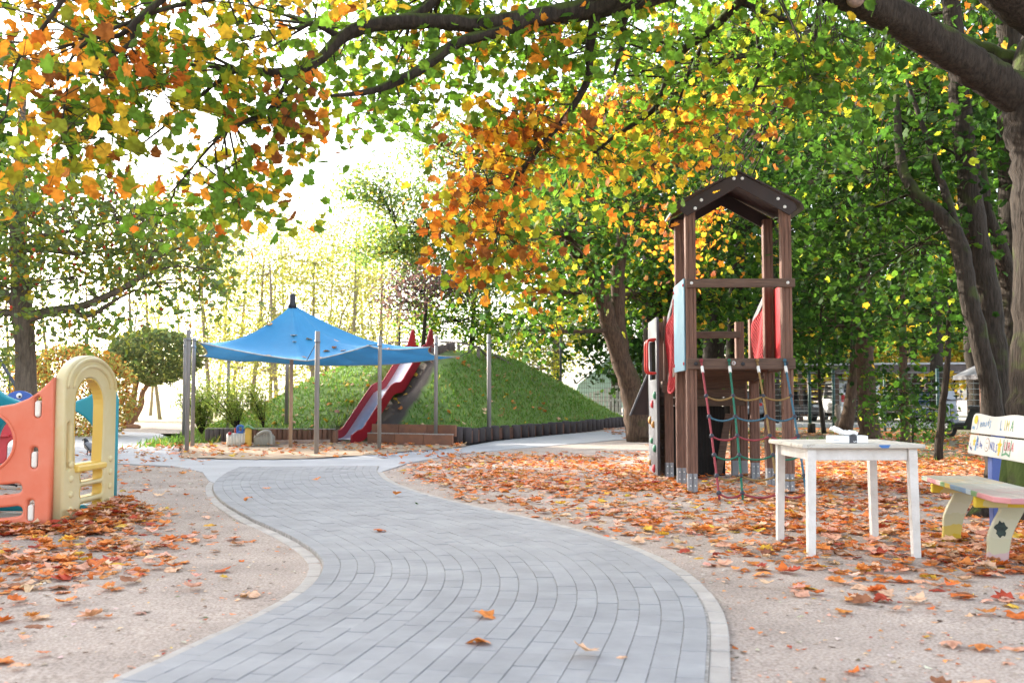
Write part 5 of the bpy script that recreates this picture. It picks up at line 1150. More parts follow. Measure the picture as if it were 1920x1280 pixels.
tree('pine_tree', 'scaly dark trunk far behind, between carport and bench', [line((1840, 790, 34, .36), (1832, 720, 34, .32), (1822, 620, 34, .30), (1815, 400, 34, .2))], [(P(1810, 420, 36), (3, 3, 2.5), 50)], [(GRND, .6), (GBL, .4)], QUAD, (.16, .26), 24, .5, .3, BARK_D, limbr=.06)

# ---------------------------------------------------------------- trees in the centre
PALC = [(GMD, .35), (GRN, .3), (GBL, .18), (YGR, .13), (YEL, .025), (ORA, .015)]
tree('tree', 'leaning forked tree with ridged bark left of the play tower', [line((1210, 835, 25.2, .50), (1199, 805, 25.2, .36), (1186, 740, 25.2, .29), (1168, 680, 25.2, .27), (1150, 630, 25.1, .25), (1132, 570, 25, .20), (1112, 520, 24.8, .18), (1086, 485, 24.6, .15), (1040, 400, 24, .08)), line((1164, 680, 25.2, .24), (1160, 620, 25.2, .22), (1158, 540, 25.2, .20), (1164, 460, 25.2, .16), (1180, 350, 25.2, .09))],
     [(P(1060, 440, 23.5), (2.0, 1.8, 1.3), 60), (P(1150, 400, 25), (2.2, 2, 1.7), 60), (P(1050, 550, 24.4), (1.1, .9, .6), 24), (P(1010, 620, 23), (.75, .8, .35), 14), (P(1200, 550, 27.3), (1.2, 1.0, .8), 26), (P(1120, 280, 26), (2.6, 2, 1.6), 54), (P(1230, 300, 26), (2.2, 2, 1.6), 44)], PALC, MAPLE_S, (.11, .18), 20, .36, .4, BARK_R, limbr=.07)
tree('tree', 'grooved grey trunk standing directly left of the climbing wall', [line((1240, 806, 28.5, .46), (1232, 740, 28.5, .37), (1226, 640, 28.5, .34), (1222, 540, 28.5, .27), (1215, 440, 28.5, .18), (1210, 300, 28.5, .1)), line((1228, 640, 28.5, .22), (1245, 560, 28.5, .2), (1262, 470, 28.5, .15), (1290, 380, 28.5, .09))],
     [(P(1230, 430, 27.5), (2.4, 2, 1.8), 60), (P(1320, 400, 28), (2.4, 2, 2), 60), (P(1260, 560, 27.5), (1.5, 1.5, 1), 26), (P(1330, 560, 28), (1.8, 1.5, 1.1), 30), (P(1380, 250, 29), (3, 2, 2), 54)], PALC, MAPLE_S, (.11, .18), 21, .42, .4, BARK_D, limbr=.06)
tree('tree', 'twin dark trunks seen through the upper frame of the tower', [line((1330, 800, 31, .36), (1335, 700, 31, .32), (1338, 560, 31, .28), (1330, 400, 31, .18)), line((1372, 800, 31.4, .3), (1376, 690, 31.4, .26), (1380, 560, 31.4, .22), (1390, 420, 31.4, .14))],
     [(P(1400, 430, 31), (3, 2.2, 2.2), 60), (P(1470, 560, 31), (2.4, 2, 1.4), 44), (P(1440, 300, 33), (3, 2.5, 2), 54), (P(1480, 650, 33), (1.6, 1.6, .9), 24)], [(GDK, .4), (GMD, .45), (GBL, .12), (YEL, .03)], MAPLE_S, (.15, .24), 15, .48, .4, BARK_D, limbr=.06)
PALP = [((.12, .19, .07), .4), ((.17, .24, .06), .3), ((.10, .17, .09), .2), ((.42, .36, .08), .1)]
tree('locust_tree', 'tall pale green feathery tree behind the mound, crown centre', [line((905, 760, 37, .16), (915, 650, 37, .14), (912, 540, 37, .12), (900, 430, 37, .10), (880, 300, 37, .05)), line((905, 420, 37, .06), (840, 450, 36.5, .05), (770, 470, 36, .03))],
     [(P(880, 300, 36), (2.6, 2.2, 1.8), 110), (P(800, 420, 35.5), (2.4, 2, 1.4), 120), (P(930, 420, 36), (2.6, 2, 1.8), 110), (P(710, 350, 35), (1.9, 1.2, .6), 46), (P(860, 520, 35), (2.2, 1.6, 1.0), 90), (P(1000, 330, 37), (2.2, 2, 2), 70), (P(780, 250, 36), (2.0, 1.6, 1.0), 46), (P(740, 470, 35.5), (1.6, 1.4, .8), 50)], PALP, QUAD, (.10, .18), 34, .34, .25, BARK_D, limbr=.05)
tree('plum_tree', 'small purple-leaved tree above the head of the slide', [line((790, 700, 33, .09), (795, 620, 33, .07), (800, 560, 33, .05))],
     [(P(790, 545, 32.5), (1.1, 1, .65), 34), (P(750, 565, 32.5), (.7, .8, .5), 18), (P(850, 540, 33), (.9, .8, .5), 18)], [((.085, .055, .085), .6), ((.13, .08, .11), .25), ((.06, .10, .05), .15)], QUAD, (.09, .16), 28, .26, .2, BARK_D, limbr=.03)
tree('tree', 'dense mid green tree right of the purple-leaved one behind the slide', [line((880, 740, 36, .12), (885, 640, 36, .1), (890, 560, 36, .06))], [(P(850, 600, 34.5), (1.9, 1.4, .9), 66), (P(930, 610, 36), (1.8, 1.4, 1.0), 54)], [(GRN, .5), (GRND, .25), (YGR, .25)], QUAD, (.11, .18), 30, .32, .3, BARK_D, limbr=.03)
PALY = [((.26, .30, .05), .5), ((.36, .36, .06), .3), ((.18, .25, .05), .2)]
tree('shrub', 'yellow-green sunlit shrub before the turquoise wall', [line((1050, 790, 47, .08), (1052, 720, 47, .05), (1050, 660, 47, .03))], [(P(1040, 640, 47.6), (2.4, .8, 1.6), 80), (P(990, 690, 47.6), (1.8, .8, 1.0), 50), (P(1095, 600, 47.6), (1.6, .8, 1.3), 44), (P(950, 640, 47.6), (1.8, .8, 1.2), 40)], PALY, QUAD, (.12, .2), 26, .34, .3, BARK_L, cat='bush', crown='foliage', limbr=.03)

# ---------------------------------------------------------------- berry tree on the left
lt = thing('rowan_tree', 'berry-bearing tree with spreading limbs at the left edge', 'tree', G(52, 872)); LO = lt.location.copy()
def prl(lst): return [(P(a, b, d) - LO, r) for a, b, d, r in lst]
mb = MB(); tube_pts(mb, prl([(56, 885, 15.0, .20), (52, 760, 15.0, .155), (46, 640, 15.0, .15), (42, 585, 15.0, .155), (36, 500, 15.0, .125), (32, 420, 15.0, .11), (34, 340, 15.0, .08), (40, 240, 15.0, .05), (50, 120, 15, .03)]), 14, .06); mb.build('trunk', bark('rowan_bark', (.20, .16, .125), (.09, .072, .058), .4), lt)
lbm = MB(); RL = []
for lst in [[(45, 598, 15.0, .10), (90, 585, 14.8, .075), (150, 575, 14.6, .062), (200, 555, 14.4, .055), (255, 525, 14.2, .045), (285, 480, 14.1, .03), (310, 440, 14.0, .018)], [(130, 580, 14.7, .045), (165, 592, 14.6, .038), (205, 570, 14.4, .03), (230, 555, 14.4, .018), (290, 530, 14.3, .008)], [(40, 470, 15, .05), (85, 468, 14.8, .04), (140, 476, 14.6, .028), (200, 468, 14.4, .012)], [(38, 450, 15, .05), (70, 443, 14.9, .04), (130, 434, 14.7, .03), (190, 420, 14.5, .016), (250, 405, 14.4, .008)], [(45, 550, 15, .03), (75, 530, 14.9, .02), (120, 522, 14.8, .010)], [(44, 580, 15, .085), (0, 545, 15.2, .07), (-60, 500, 15.5, .05), (-160, 450, 15.8, .03)], [(40, 590, 15, .06), (-20, 580, 15.2, .05), (-120, 560, 15.6, .03)], [(255, 525, 14.2, .03), (320, 500, 14.0, .014), (400, 505, 13.8, .006)], [(285, 490, 14.1, .02), (345, 460, 14, .010), (420, 440, 13.9, .004)]]:
    sm, rr = tube_pts(lbm, prl(lst), 8, .05); RL += [tuple(p) for p in sm]
lbm.build('limbs', MATS['rowan_bark'], lt); RL = np.array(RL)
tag(lt.children[-1], kind='stuff')
LPs, LCs = [], []; tm = MB()
PALRW = [((.14, .215, .07), .44), ((.14, .20, .12), .24), ((.24, .28, .06), .22), ((.42, .32, .05), .07), ((.45, .2, .04), .03)]
for poly, ns in [([(-80, 260), (140, 300), (330, 380), (400, 430), (330, 500), (250, 540), (100, 530), (-80, 560)], 165), ([(240, 420), (420, 400), (455, 470), (440, 560), (380, 600), (280, 560), (230, 510)], 46), ([(60, 590), (260, 590), (290, 640), (160, 640), (70, 625)], 18), ([(-80, 560), (30, 600), (20, 690), (-80, 690)], 12)]:
    for a, b in seeds(poly, ns):
        q = P(a, b, random.uniform(13.4, 15.8)) - LO; j = int(np.argmin(np.linalg.norm(RL - np.array(tuple(q)), axis=1))); twig(tm, RL[j], q, .010, .003, .12, 4)
        m = int(RNG.integers(18, 40)); LPs.append(gauss_cluster(q, m, .22, .7)); LCs.append(pick_cols(m, PALRW, .25))
tag(tm.build('twigs', MATS['rowan_bark'], lt), kind='stuff')
pos = np.concatenate(LPs); n = len(pos); me = leaf_mesh('crown', pos, rand_frames(n, .25), RNG.uniform(.09, .15, n), np.concatenate(LCs), OVAL); tag(link('crown', me, LEAF, lt), kind='stuff')
bp = pos[RNG.integers(0, n, 220)]; bb = MB()
for p in bp:
    if V(p).z + 0 > 2.0 and p[0] < 2.6: bb.ball(p, .024, 6, 4)
tag(bb.build('berries', mat('red_berry', (.55, .05, .02), .4), lt), kind='stuff')

# ---------------------------------------------------------------- clipped shrubs and saplings on the left
def shaggy(name, label, c, rad, n, pal, size, tpls, trunks, cat, barkm=BARK_L, noise=.12):
    t = thing(name, label, cat, (c[0], c[1], 0)); o = t.location; mb = MB()
    for tr in trunks: tube_pts(mb, [(p - o, r) for p, r in tr], 9, .08)
    mb.build('trunk', barkm, t)
    d = RNG.normal(size=(n, 3)); d /= np.linalg.norm(d, axis=1)[:, None]; r = RNG.uniform(.55, 1.0, n) ** .45
    r *= 1 + noise * (noise2(d[:, 0] * 3 + d[:, 2], d[:, 1] * 3 - d[:, 2] * 2, .5, 3) - .5) * 2
    pos = d * r[:, None] * np.array(rad) + np.array([0, 0, c[2]]); k = pos[:, 2] > .02; pos = pos[k]; m = len(pos)
    me = leaf_mesh('foliage', pos, rand_frames(m, .1), RNG.uniform(size[0], size[1], m), pick_cols(m, pal, .3), tpls); tag(link('foliage', me, LEAF, t), kind='stuff'); return t
hc = P(140, 735, 28.5)
shaggy('round_shrub', 'large rounded shrub with orange and green leaves behind the climbing cube', (hc.x, hc.y, 1.15), (1.75, 1.6, 1.5), 9000, [((.45, .24, .09), .2), ((.34, .15, .06), .12), ((.30, .30, .12), .34), ((.24, .26, .11), .26), (BRN, .08)], (.08, .15), OVAL, [[(V((hc.x, hc.y, 0)), .06), (V((hc.x, hc.y, .8)), .04)]], 'bush')
bc = P(292, 668, 37.0); tr0 = G(238, 799)
tr0 = P(238, 799, 37)
shaggy('clipped_willow', 'ball-shaped grey-green willow on crooked reddish stems', (bc.x, bc.y, bc.z), (1.75, 1.5, 1.05), 11000, [((.14, .19, .11), .5), ((.19, .23, .12), .3), ((.26, .28, .13), .2)], (.09, .17), QUAD,
       [line((236, 800, 37, .16), (262, 765, 37, .12), (268, 735, 37, .10), (288, 705, 37, .08), (295, 680, 37, .05)), line((240, 798, 37, .15), (248, 755, 37, .12), (258, 710, 37, .09), (262, 690, 37, .06)), line((268, 735, 37, .07), (282, 705, 37, .05), (285, 690, 37, .04)), line((230, 798, 37, .08), (252, 799, 36.8, .10), (262, 800, 36.6, .05))], 'tree', bark('reddish_stem', (.36, .19, .11), (.2, .1, .06), .0))
ht = P(60, 700, 40)
shaggy('hedge_bush', 'dull green bush behind the berry tree at the left edge', (ht.x - 1.5, ht.y, 1.2), (2.6, 1.6, 1.9), 6000, [((.13, .17, .07), .6), ((.2, .22, .09), .4)], (.1, .18), QUAD, [[(V((ht.x, ht.y, 0)), .06), (V((ht.x, ht.y, .8)), .04)]], 'bush')
def wispy(name, label, base, h, spread, ns, pal, lean=0.0):
    t = thing(name, label, 'bush', base); mb = MB(); LP, FR, n_ = [], [], 0
    for k in range(ns):
        a = random.uniform(0, 6.28); tip = V((math.cos(a) * spread * random.uniform(.3, 1) + lean, math.sin(a) * spread * random.uniform(.3, 1), h * random.uniform(.6, 1)))
        m = V((tip.x * .35, tip.y * .35, tip.z * .55)); pts = [V((0, 0, 0)).lerp(m, u).lerp(m.lerp(tip, u), u) for u in np.linspace(0, 1, 6)]; mb.tube(pts, [.022, .018, .014, .010, .006, .003], 5, False)
        for u in np.linspace(.3, 1, 14):
            p = V((0, 0, 0)).lerp(m, u).lerp(m.lerp(tip, u), u); LP.append(gauss_cluster(p, 8, .13, 1.0))
    mb.build('stems', BARK_D, t); pos = np.concatenate(LP); n = len(pos)
    tag(t.children[-1], kind='stuff')
    tp = [(np.array([(0, -.5, 0), (.09, 0, .03), (0, .5, 0), (-.09, 0, .03)], float), np.array([(0, 1, 2), (0, 2, 3)], int))]
    me = leaf_mesh('foliage', pos, rand_frames(n, .0), RNG.uniform(.10, .19, n), pick_cols(n, pal, .25), tp); tag(link('foliage', me, LEAF, t), kind='stuff')
PALWI = [((.22, .30, .09), .5), ((.30, .36, .12), .3), ((.15, .23, .07), .2)]
wispy('willow_shrub', 'wispy light green willow shrub left of the mound', P(378, 815, 26.5) * 1.0, 1.6, .85, 22, PALWI)
wispy('willow_shrub', 'dark-stemmed willow shrub above the left end of the log palisade', P(445, 806, 25.4), 1.35, .8, 15, PALWI, -.45)
wispy('willow_shrub', 'sparse twiggy willow shrub right of the plastic sand toy', P(494, 800, 25.6), 1.1, .6, 8, PALWI, -.35)
# thin sunlit woodland behind
BIRCH = bark('thin_trunk_bark', (.40, .33, .25), (.24, .19, .14))
PALB = [((.36, .37, .15), .45), ((.28, .33, .13), .3), ((.44, .39, .15), .15), ((.18, .23, .08), .1)]
WOOD_X = [(470, 46, 'with two pale stems'), (505, 50, ''), (520, 44, ''), (548, 58, ''), (585, 45, ''), (610, 62, ''), (640, 48, ''), (655, 44, ''), (690, 56, ''), (712, 47, ''), (735, 52, ''), (430, 52, ''), (405, 60, ''), (395, 46, ''), (300, 52, ''), (282, 64, ''), (350, 70, ''), (255, 48, ''), (170, 60, ''), (100, 52, ''), (20, 56, ''), (-60, 50, '')]
ORD_ = ['first', 'second', 'third', 'fourth', 'fifth', 'sixth', 'seventh', 'eighth', 'ninth', 'tenth', 'eleventh']
WLAB = {}
for zone, lo, hi in (('from the left edge, behind the cube and willow', -999, 380), ('from the left behind the sail, left of its peak', 380, 547), ('from the left between sail peak and slide', 547, 999)):
    for r_, j_ in enumerate(sorted([j for j, w_ in enumerate(WOOD_X) if lo <= w_[0] < hi], key=lambda j: WOOD_X[j][0])): WLAB[j_] = ORD_[r_] + ' ' + zone
for i, (px, d, _) in enumerate(WOOD_X):
    h = random.uniform(.75, 1.2) * (300 if 430 < px < 760 else 330); b = P(px, 748 + 1.0 * F / d, d); b.z = -.02; dx = random.uniform(-38, 38)
    tr = [line((px, 0, d, .11))[0]]; tr = [(b, .11), (P(px + dx * .3, 700, d), .095), (P(px + dx * .7, 600, d), .075), (P(px + dx, 748 - h, d), .03)]
    tr2 = [(P(px + dx * .3, 705, d), .05), (P(px + dx * .3 + random.uniform(-25, 25), 620, d), .035), (P(px + dx + random.uniform(-40, 40), 748 - h * .8, d), .012)]
    bl = [(P(px + random.uniform(-26, 26), 748 - h * u, d + random.uniform(-2, 2)), (2.0, 1.4, 1.3), 24) for u in (.22, .42, .65, .9, 1.05)]
    tree('young_tree', 'thin yellowing young tree %s' % WLAB[i], [tr, tr2], bl, PALB, QUAD, (.11, .19), 24, .5, .2, BIRCH, group='thin young trees in the sunlit wood ' + ('right of the sail' if px > 600 else ('behind the sail' if px > 440 else 'on the left')), limbr=.022, nside=7, crown='crown')
# unseen trees added left of the frame to block the low sun
for i, (x_, y_, h_) in enumerate([(-19, 19.5, 12), (-24, 22.5, 13.5), (-15.5, 23, 11.5), (-20.5, 27.5, 13), (-15, 15.5, 10.5), (-19.5, 12, 11.5), (-25.5, 40, 12), (-30, 45, 13), (-25.5, 16.5, 13)]):
    tree('forest_tree', 'broad unseen tree added left of the frame to block the sun, ' + ORD_[i] + ' one', [[(V((x_, y_, -.05)), .24), (V((x_ + .2, y_, h_ * .4)), .2), (V((x_, y_, h_ * .85)), .08)]], [(V((x_, y_, h_ * .58)), (3.3, 3.3, h_ * .42), 270)], PALB if i % 2 else PALC, QUAD, (.3, .5), 20, .6, .3, BARK_D, group='unseen trees added left of the frame as sun blockers', limbr=.05, nside=8)
# woodland closing the view to the right, behind the car park
for i, (px, py, d, rad, k) in enumerate([(1290, 560, 46, (5, 3, 4.5), 0), (1420, 500, 50, (6, 3, 6), 0), (1560, 430, 52, (6, 3, 7), 0), (1700, 420, 54, (6, 3, 7), 1), (1860, 420, 52, (6, 3, 7), 0), (2030, 420, 50, (6, 3, 7), 1), (1500, 640, 66, (6, 3, 3.4), 2), (1640, 640, 64, (6, 3, 3.2), 2), (1780, 630, 66, (6, 3, 3.4), 2), (1900, 640, 64, (6, 3, 3), 2), (1150, 420, 50, (5, 3, 5), 1), (1040, 330, 52, (5, 3, 4.5), 1), (1440, 200, 44, (5.5, 3, 4.5), 0), (1590, 130, 45, (5.5, 3, 5), 0), (1740, 180, 44, (5, 3, 4.5), 0), (1890, 160, 45, (5, 3, 5), 0), (1300, 170, 46, (5, 3, 4), 1)]):
    pal = [[(GDK, .45), (GMD, .45), (GRN, .1)], [(GMD, .5), (GRN, .3), (YGR, .15), (YEL, .05)], [((.36, .35, .07), .4), ((.40, .26, .06), .3), (YGR, .3)]][k]
    c = P(px, py, d); tree('forest_tree', ['tall dark green background tree directly behind the play tower platform', 'tall dark green background tree behind the right tower posts', 'tall dark green background tree above the white van', 'tall yellowing background tree above the dark blue car', 'tall dark green background tree behind the trio of trunks', 'tall yellowing background tree at the far right edge', 'low golden tree beyond the left end of the carport roof', 'low golden tree beyond the carport roof above the van', 'low golden tree beyond the carport roof right of the van', 'low golden tree beyond the right end of the carport', 'tall yellowing background tree above the leaning forked trunk', 'tall yellowing background tree left of the leaning forked trunk', 'high dark green crown behind the peak of the tower roof', 'high dark green crown right of the tower roof', 'high dark green crown under the great mossy limb', 'high dark green crown behind the right-hand trio of trunks', 'high yellowing crown left of the tower roof'][i], [[(V((c.x, c.y, -.05)), .3), (V((c.x + .2, c.y, c.z * .5)), .24), (V((c.x, c.y, c.z + 1)), .1)]], [(c, rad, 190), (c + V((random.uniform(-2, 2), 0, -rad[2] * .5)), (rad[0] * .8, 2, rad[2] * .5), 80)], pal, QUAD, (.26, .42), 22, .75, .3, BARK_D, group=['dark green trees in the background', 'yellowing trees in the background', 'golden trees beyond the carport'][k], limbr=.06, nside=8)
# ================================================================== FENCES, WALL, CARPORT, VEHICLES
FGREEN = mat('green_fence_post', (.012, .05, .045), .5, .1, 5); FWIRE = mat('fence_wire', (.24, .27, .27), .5, .1, 9, metal=.3)
# tall ball-court fence behind the mound
tf = thing('ball_court_fence', 'tall dark wire mesh fence behind the grass mound', 'fence', (0, 46, 0))
x0, x1, H = -10.0, 7.6, 4.4
for x in (-8.6, -5.2, -1.05, 2.25, 5.4):
    MB().tube([(x, 0, -.1), (x, 0, H)], .05, 10).build('post', mat('dark_fence_post', (.03, .032, .032), .5), tf)
w = MB()
x = x0
while x < x1: w.box((x, -.03, H / 2), (.011, .011, H), ch=.001); x += .105
z = .1
while z < H: w.box(((x0 + x1) / 2, -.045, z), (x1 - x0, .011, .013), ch=.001); z += .21
tag(w.build('wire_mesh', mat('dark_wire', (.10, .115, .11), .5, metal=.2), tf), kind='stuff')
# turquoise gable wall and white paling beyond it
tw_ = thing('turquoise_hall', 'pale turquoise building side seen through the wire fence', 'building', (0, 52, 0))
a = [P(1075, 765, 52), P(1175, 765, 52), P(1255, 765, 52), P(1255, 615, 52), P(1168, 645, 52), P(1120, 690, 52), P(1082, 722, 52)]
MB().prism([(p.x, max(-.1, p.z)) for p in a], .3, Matrix.Translation((0, 0, 0)), .01).build('wall', mat('turquoise_sheet', (.52, .74, .69), .6, .06, 2), tw_)
r0, r1 = a[6], a[4]; MB().beam((r0.x - .1, -.2, r0.z + .05), (r1.x, -.2, r1.z + .05), .5, .08).build('roof_edge', mat('white_trim', (.7, .72, .7), .6), tw_)
wp_ = thing('white_paling_fence', 'white paling fence before the turquoise building', 'fence', (0, 49, 0))
k = 0
for px in range(1086, 1260, 7):
    p = P(px, 760, 49); tp = P(px, 742 - (px - 1086) * .28, 49).z; MB().box((p.x, 0, tp / 2), (.12, .03, tp), ch=.008).build('paling', mat('white_paling', (.75, .76, .75), .6, rnd=.06), wp_)
a0, a1 = P(1082, 752, 49), P(1262, 752, 49); MB().box(((a0.x + a1.x) / 2, .04, .35), (a1.x - a0.x, .03, .09)).build('rail', mat('white_paling', (.75, .76, .75)), wp_)
MB().box(((a0.x + a1.x) / 2, .04, 1.0), (a1.x - a0.x, .03, .09)).build('rail', MATS['white_paling'], wp_)
bx = P(1118, 758, 44); tag(MB().box((bx.x, bx.y, .28), (.7, .5, .62), ch=.05).build('grit_box', mat('dark_blue_box', (.03, .05, .10), .5)), 'small dark blue box beyond the right foot of the mound', 'box'); 
MB().box((bx.x, bx.y, .62), (.76, .56, .07), ch=.03).build('lid', mat('dark_blue_box', (.03, .05, .10)), bpy.data.objects['grit_box'])
# green wire fence along the car park
gf = thing('wire_fence', 'dark green wire fence with posts before the parked cars', 'fence', (0, 0, 0))
fx = [(1452, 34), (1519, 33.2), (1564, 33), (1660, 33), (1760, 32.6), (1880, 32), (2010, 31)]
tops = []
for px, d in fx:
    b = P(px, 805, d); b.z = 0; MB().tube([b - V((0, 0, .1)), b + V((0, 0, 2.05))], .055 if px in (1564, 1760, 1519) else .04, 10).build('post', FGREEN, gf); tops.append(b)
w = MB()
for a, b in zip(tops[:-1], tops[1:]):
    for k in range(11): z = .12 + k * .18; w.tube([a + V((0, -.05, z)), b + V((0, -.05, z))], .007, 4, False)
    n = int((b - a).length / .2)
    for k in range(n): p = a.lerp(b, k / n) + V((0, -.05, 0)); w.tube([p + V((0, 0, .1)), p + V((0, 0, 2.0))], .004, 3, False)
tag(w.build('wires', FWIRE, gf), kind='stuff')
st = P(1522, 812, 31); o = MB().tube([(0, 0, -.05), (0, 0, .28), (0, 0, .3)], [.13, .12, .10], 12).build('tree_stump', BARK_D); o.location = (st.x, st.y, 0); tag(o, 'small dark stump at the foot of the green fence post', 'stump')
st = P(1571, 800, 32.5); o = MB().tube([(0, 0, -.05), (0, 0, .85), (0.02, 0, .88)], [.10, .085, .05], 10).build('wooden_stake', BARK_L); o.location = (st.x, st.y, 0); tag(o, 'short pale wooden stake beside the fence post behind the packet', 'stake')
# carport
cpt = thing('carport', 'flat-roofed timber carport above the parked cars', 'carport', (0, 0, 0))
A0, A1 = P(1440, 712, 47), P(1850, 688, 45); CPW = mat('carport_timber', (.09, .055, .04), .8, .2, 4); CPF = mat('carport_fascia', (.11, .085, .08), .7, .15, 4); CPR = mat('carport_roof_edge', (.46, .46, .47), .6, .1, 5)
zz = 2.42
MB().beam((A0.x, A0.y, zz), (A1.x, A1.y, zz), .06, .42).build('fascia', CPF, cpt); MB().beam((A0.x, A0.y - .05, zz + .25), (A1.x, A1.y - .05, zz + .25), .12, .09).build('roof_trim', CPR, cpt)
c = (A0 + A1) / 2; dv = (A1 - A0); MB().box((c.x + .4, c.y + 3.05, zz + .1), (dv.length, 6.0, .12), rz=math.atan2(dv.y, dv.x)).build('roof_deck', CPW, cpt)
for t in (.02, .16, .33, .5, .66, .82, .93):
    p = A0.lerp(A1, t); MB().box((p.x, p.y + .2, 1.1), (.16, .16, 2.24)).build('post', CPW, cpt); MB().box((p.x + .3, p.y + 5.6, 1.1), (.16, .16, 2.24)).build('post', CPW, cpt)
for k in range(7): MB().box((c.x + .8, c.y + 5.95, .25 + k * .27), (dv.length, .04, .22), rz=math.atan2(dv.y, dv.x)).build('back_board', CPW, cpt)
# cars
def wheel(x, y, r, parent, w=.2, rim=(.35, .35, .36)):
    t = MB(); t.tube([(x, y - w / 2, r), (x, y - w / 2 + .02, r), (x, y + w / 2 - .02, r), (x, y + w / 2, r)], [r * .9, r, r, r * .9], 18); o = t.build('wheel', mat('tyre', (.02, .02, .022), .8), parent)
    MB().tube([(x, y - w / 2 - .012, r), (x, y + w / 2 + .012, r)], r * .6, 14).build('rim', mat('rim', rim, .35, metal=.8), o)
def car(label, loc, rz, paint, L_=4.4, W_=1.8, van=False, name='parked_car'):
    t = thing(name, label, 'van' if van else 'car', loc, rz, 'cars parked under the carport'); H = 1.95 if van else 1.45
    m = mat('paint_' + label.split()[0], paint, .3, .04, 3, coat=.6); gl = mat('car_glass', (.03, .035, .04), .08, .05, 3, spec=.8)
    if van: prof = [(-L_ / 2, .35), (-L_ / 2, .9), (-L_ / 2 + .06, 1.25), (-L_ / 2 + .22, 1.86), (-L_ / 2 + .45, H), (.9, H), (1.5, 1.3), (2.1, 1.05), (L_ / 2, .85), (L_ / 2, .35)]
    else: prof = [(-L_ / 2, .35), (-L_ / 2, .85), (-L_ / 2 + .25, .95), (-L_ / 2 + .75, 1.35), (-L_ / 2 + 1.2, H), (.2, H), (.95, 1.0), (1.9, .86), (L_ / 2, .7), (L_ / 2, .35)]
    MB().prism(prof[::-1], W_, None, .09).build('body', m, t)
    gz = [(-L_ / 2 + (.30 if van else .7), 1.12), (-L_ / 2 + (.42 if van else 1.2), H - .12), (.2 if not van else .85, H - .12), (.85 if not van else 1.38, 1.05)]
    for s in (-1, 1): MB().prism(gz[::-1], .012, Matrix.Translation((0, s * (W_ / 2 + .003), 0))).build('side_window', gl, t)
    if van: MB().prism([(-W_ / 2 + .2, 1.22), (W_ / 2 - .2, 1.22), (W_ / 2 - .28, 1.72), (-W_ / 2 + .28, 1.72)], .03, Matrix.Translation((-L_ / 2 + .12, 0, 0)) @ Matrix.Rotation(R(-16), 4, 'Y') @ Matrix.Translation((.36, 0, .03)) @ Matrix.Rotation(R(90), 4, 'Z')).build('rear_window', gl, t)
    else: MB().beam((-L_ / 2 + .38, 0, 1.04), (-L_ / 2 + .90, 0, 1.39), W_ - .45, .03).build('rear_window', gl, t)
    for s in (-1, 1):
        MB().box((-L_ / 2 + .03, s * (W_ / 2 - .16), 1.1 if van else .8), (.10, .16, .36 if van else .14), ch=.02).build('tail_light', mat('tail_red', (.45, .02, .02), .3), t)
        MB().box((L_ / 2 - .06, s * (W_ / 2 - .25), .72), (.12, .3, .14), ch=.03).build('headlight', mat('lamp_glass', (.7, .72, .74), .15), t)
        for x in (-L_ / 2 + .85, L_ / 2 - .85): wheel(x, s * (W_ / 2 - .09), .33, t)
    MB().box((-L_ / 2 - .03, 0, .5), (.14, W_ - .1, .22), ch=.04).build('rear_bumper', m, t); MB().box((L_ / 2 + .02, 0, .5), (.14, W_ - .1, .2), ch=.04).build('front_bumper', m, t)
    MB().box((-L_ / 2 - .09, 0, .78 if van else .68), (.02, .5, .11), ch=.004).build('number_plate', mat('plate', (.7, .7, .68), .5), t)
v = P(1610, 790, 47); car('white van parked with its rear towards the trees', (v.x + .25, v.y + 2.0, 0), R(84), (.78, .80, .80), 4.5, 1.9, True, 'parked_van')
v = P(1500, 790, 47); car('black car parked left of the white van', (v.x, v.y + 2.0, 0), R(-88), (.02, .022, .026))
v = P(1400, 790, 47); car('grey car parked at the left end of the carport', (v.x, v.y + 2.2, 0), R(88), (.16, .18, .20))
v = P(1740, 785, 47); car('dark blue car half hidden by bushes right of the van', (v.x, v.y + 2.1, 0), R(88), (.03, .06, .13))
# scooter beyond the bench
s0 = G(1830, 822); mo = thing('motor_scooter', 'black motor scooter with grey front shield parked beyond the bench', 'scooter', (s0.x, s0.y + .5, 0), R(115)); BK = mat('scooter_black', (.02, .022, .026), .3, .1, 5, coat=.4); GY = mat('scooter_grey', (.22, .24, .27), .4, .1, 4)
for x in (-.62, .62):
    MB().tube([V((x + .22 * math.cos(a), 0, .25 + .22 * math.sin(a))) for a in np.linspace(0, 2 * math.pi, 21)], .055, 8, False).build('wheel', mat('tyre', (.02, .02, .022)), mo)
    MB().tube([(x, -.05, .25), (x, .05, .25)], .12, 12).build('hub', mat('rim', (.35, .35, .36)), mo)
MB().prism([(-.85, .55), (-.75, .78), (-.2, .80), (.0, .42), (.35, .40), (.5, .95), (.62, .92), (.70, .45), (.35, .22), (-.35, .22)], .28, None, .05).build('body', BK, mo)
MB().prism([(.42, .45), (.50, 1.02), (.56, 1.28), (.62, 1.26), (.66, .9), (.60, .45)], .42, None, .03).build('front_shield', GY, mo)
MB().box((-.45, 0, .82), (.62, .26, .10), ch=.04).build('seat', mat('seat_black', (.03, .03, .032), .6), mo)
MB().tube([(.42, -.32, 1.05), (.50, 0, 1.02), (.42, .32, 1.05)], .022, 8).build('handlebar', BK, mo)
for s in (-1, 1):
    MB().tube([(.45, s * .28, 1.06), (.46, s * .34, 1.24)], .010, 6).build('mirror_stem', BK, mo); MB().ball((.46, s * .35, 1.27), (.015, .06, .045), 8, 6).build('mirror', BK, mo)
MB().ball((.68, 0, .82), (.06, .10, .08), 10, 6).build('headlight', mat('lamp_glass', (.7, .72, .74)), mo)
